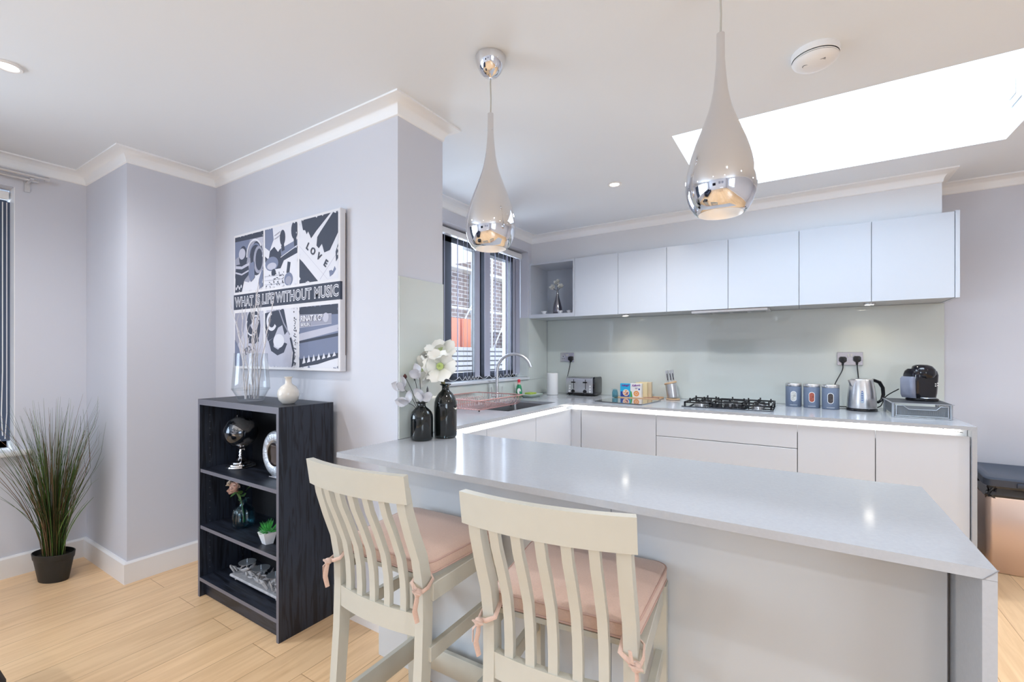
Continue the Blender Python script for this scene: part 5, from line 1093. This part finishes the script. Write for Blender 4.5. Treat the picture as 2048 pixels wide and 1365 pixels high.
rl = lambda g, z: rrect(bxc, byc, .255+g, .160+g, .035, 5, z)
m.loft([rl(-.01, .548), rl(0, .552), rl(.0, .592), rl(-.006, .598), rl(-.02, .600), rl(-.03, .595)]); m.T = None; part('lid', m, M_lid, t, 40)
m = MB(); m.T = Tl(bxc, byc+.14, .585) @ Matrix.Rotation(R(7), 4, 'X') @ Tl(-bxc, -byc-.14, -.585); m.box(bxc-.12, bxc+.12, byc-.172, byc-.1605, .556, .582, 0, .004, 2); m.T = None; part('handle', m, M_lid, t)

# ------------------------------------------------------------------ living area behind the viewpoint (seen in the chrome lamps)
t = thing('footstool', 'dark brown-black rounded footstool at the lower left corner', 'footstool', (-2.30, -.02, 0))
m = MB(); m.loft([rrect(-2.30, -.02, .33, .34, .06, 5, .05), rrect(-2.30, -.02, .35, .36, .07, 5, .08), rrect(-2.30, -.02, .35, .36, .07, 5, .32), rrect(-2.30, -.02, .33, .34, .06, 5, .352), rrect(-2.30, -.02, .25, .26, .05, 5, .36)]); part('cushion', m, mat('dark_brown_cloth', (.03, .025, .025), .8), t, 50)
for a in (-1, 1):
    for b in (-1, 1):
        m = MB(); m.cyl((-2.30+a*.27, -.02+b*.28, 0), .02, .05, 12); part('foot', m, M_black, t)
t = thing('sofa', 'dark navy sofa behind the viewpoint, seen only mirrored in the pendants', 'sofa', (-2.9, -2.6, 0))
M_navy = mat('navy_fabric', (.02, .025, .05), .8)
m = MB(); m.box(-3.35, -2.45, -3.7, -1.5, .08, .42, 0, .04, 3); part('base', m, M_navy, t)
m = MB(); m.box(-3.45, -3.20, -3.7, -1.5, .42, .85, 0, .05, 3); part('backrest', m, M_navy, t)
for a in (-3.85, -1.49):
    m = MB(); m.box(-3.4, -2.45, a, a+.15, .08, .60, 0, .04, 3); part('armrest', m, M_navy, t)
t = thing('television', 'wall-mounted black television behind the viewpoint, seen only mirrored in the pendants', 'television', (-1.6, YR+.02, 1.4))
m = MB(); m.box(-2.15, -1.05, YR+.02, YR+.06, 1.1, 1.72, 0, .005); part('screen', m, M_gblack, t)
for x_, lb in ((.35, 'left one of two behind the viewpoint'), (1.35, 'right one of two behind the viewpoint')):
    t = thing('framed_picture', 'dark framed picture on the rear wall, '+lb, 'picture', (x_, YR+.01, 1.6), 0, 'pictures on the rear wall')
    m = MB(); m.box(x_-.35, x_+.35, YR+.001, YR+.03, 1.35, 1.85, 0, .004); part('frame', m, M_black, t)
    m = MB(); m.box(x_-.31, x_+.31, YR+.031, YR+.033, 1.39, 1.81); part('print', m, M_soft, t)
t = thing('dining_table', 'round white dining table behind the viewpoint, seen only mirrored in the pendants', 'table', (.7, -3.2, 0))
m = MB(); m.cyl((.7, -3.2, .72), .5, .025, 40); part('tabletop', m, M_white, t)
for a in range(4):
    m = MB(); m.tube([(.7+.2*math.cos(a*PI/2+.7), -3.2+.2*math.sin(a*PI/2+.7), .72), (.7+.36*math.cos(a*PI/2+.7), -3.2+.36*math.sin(a*PI/2+.7), 0)], .02, 10); part('leg', m, M_wood, t)
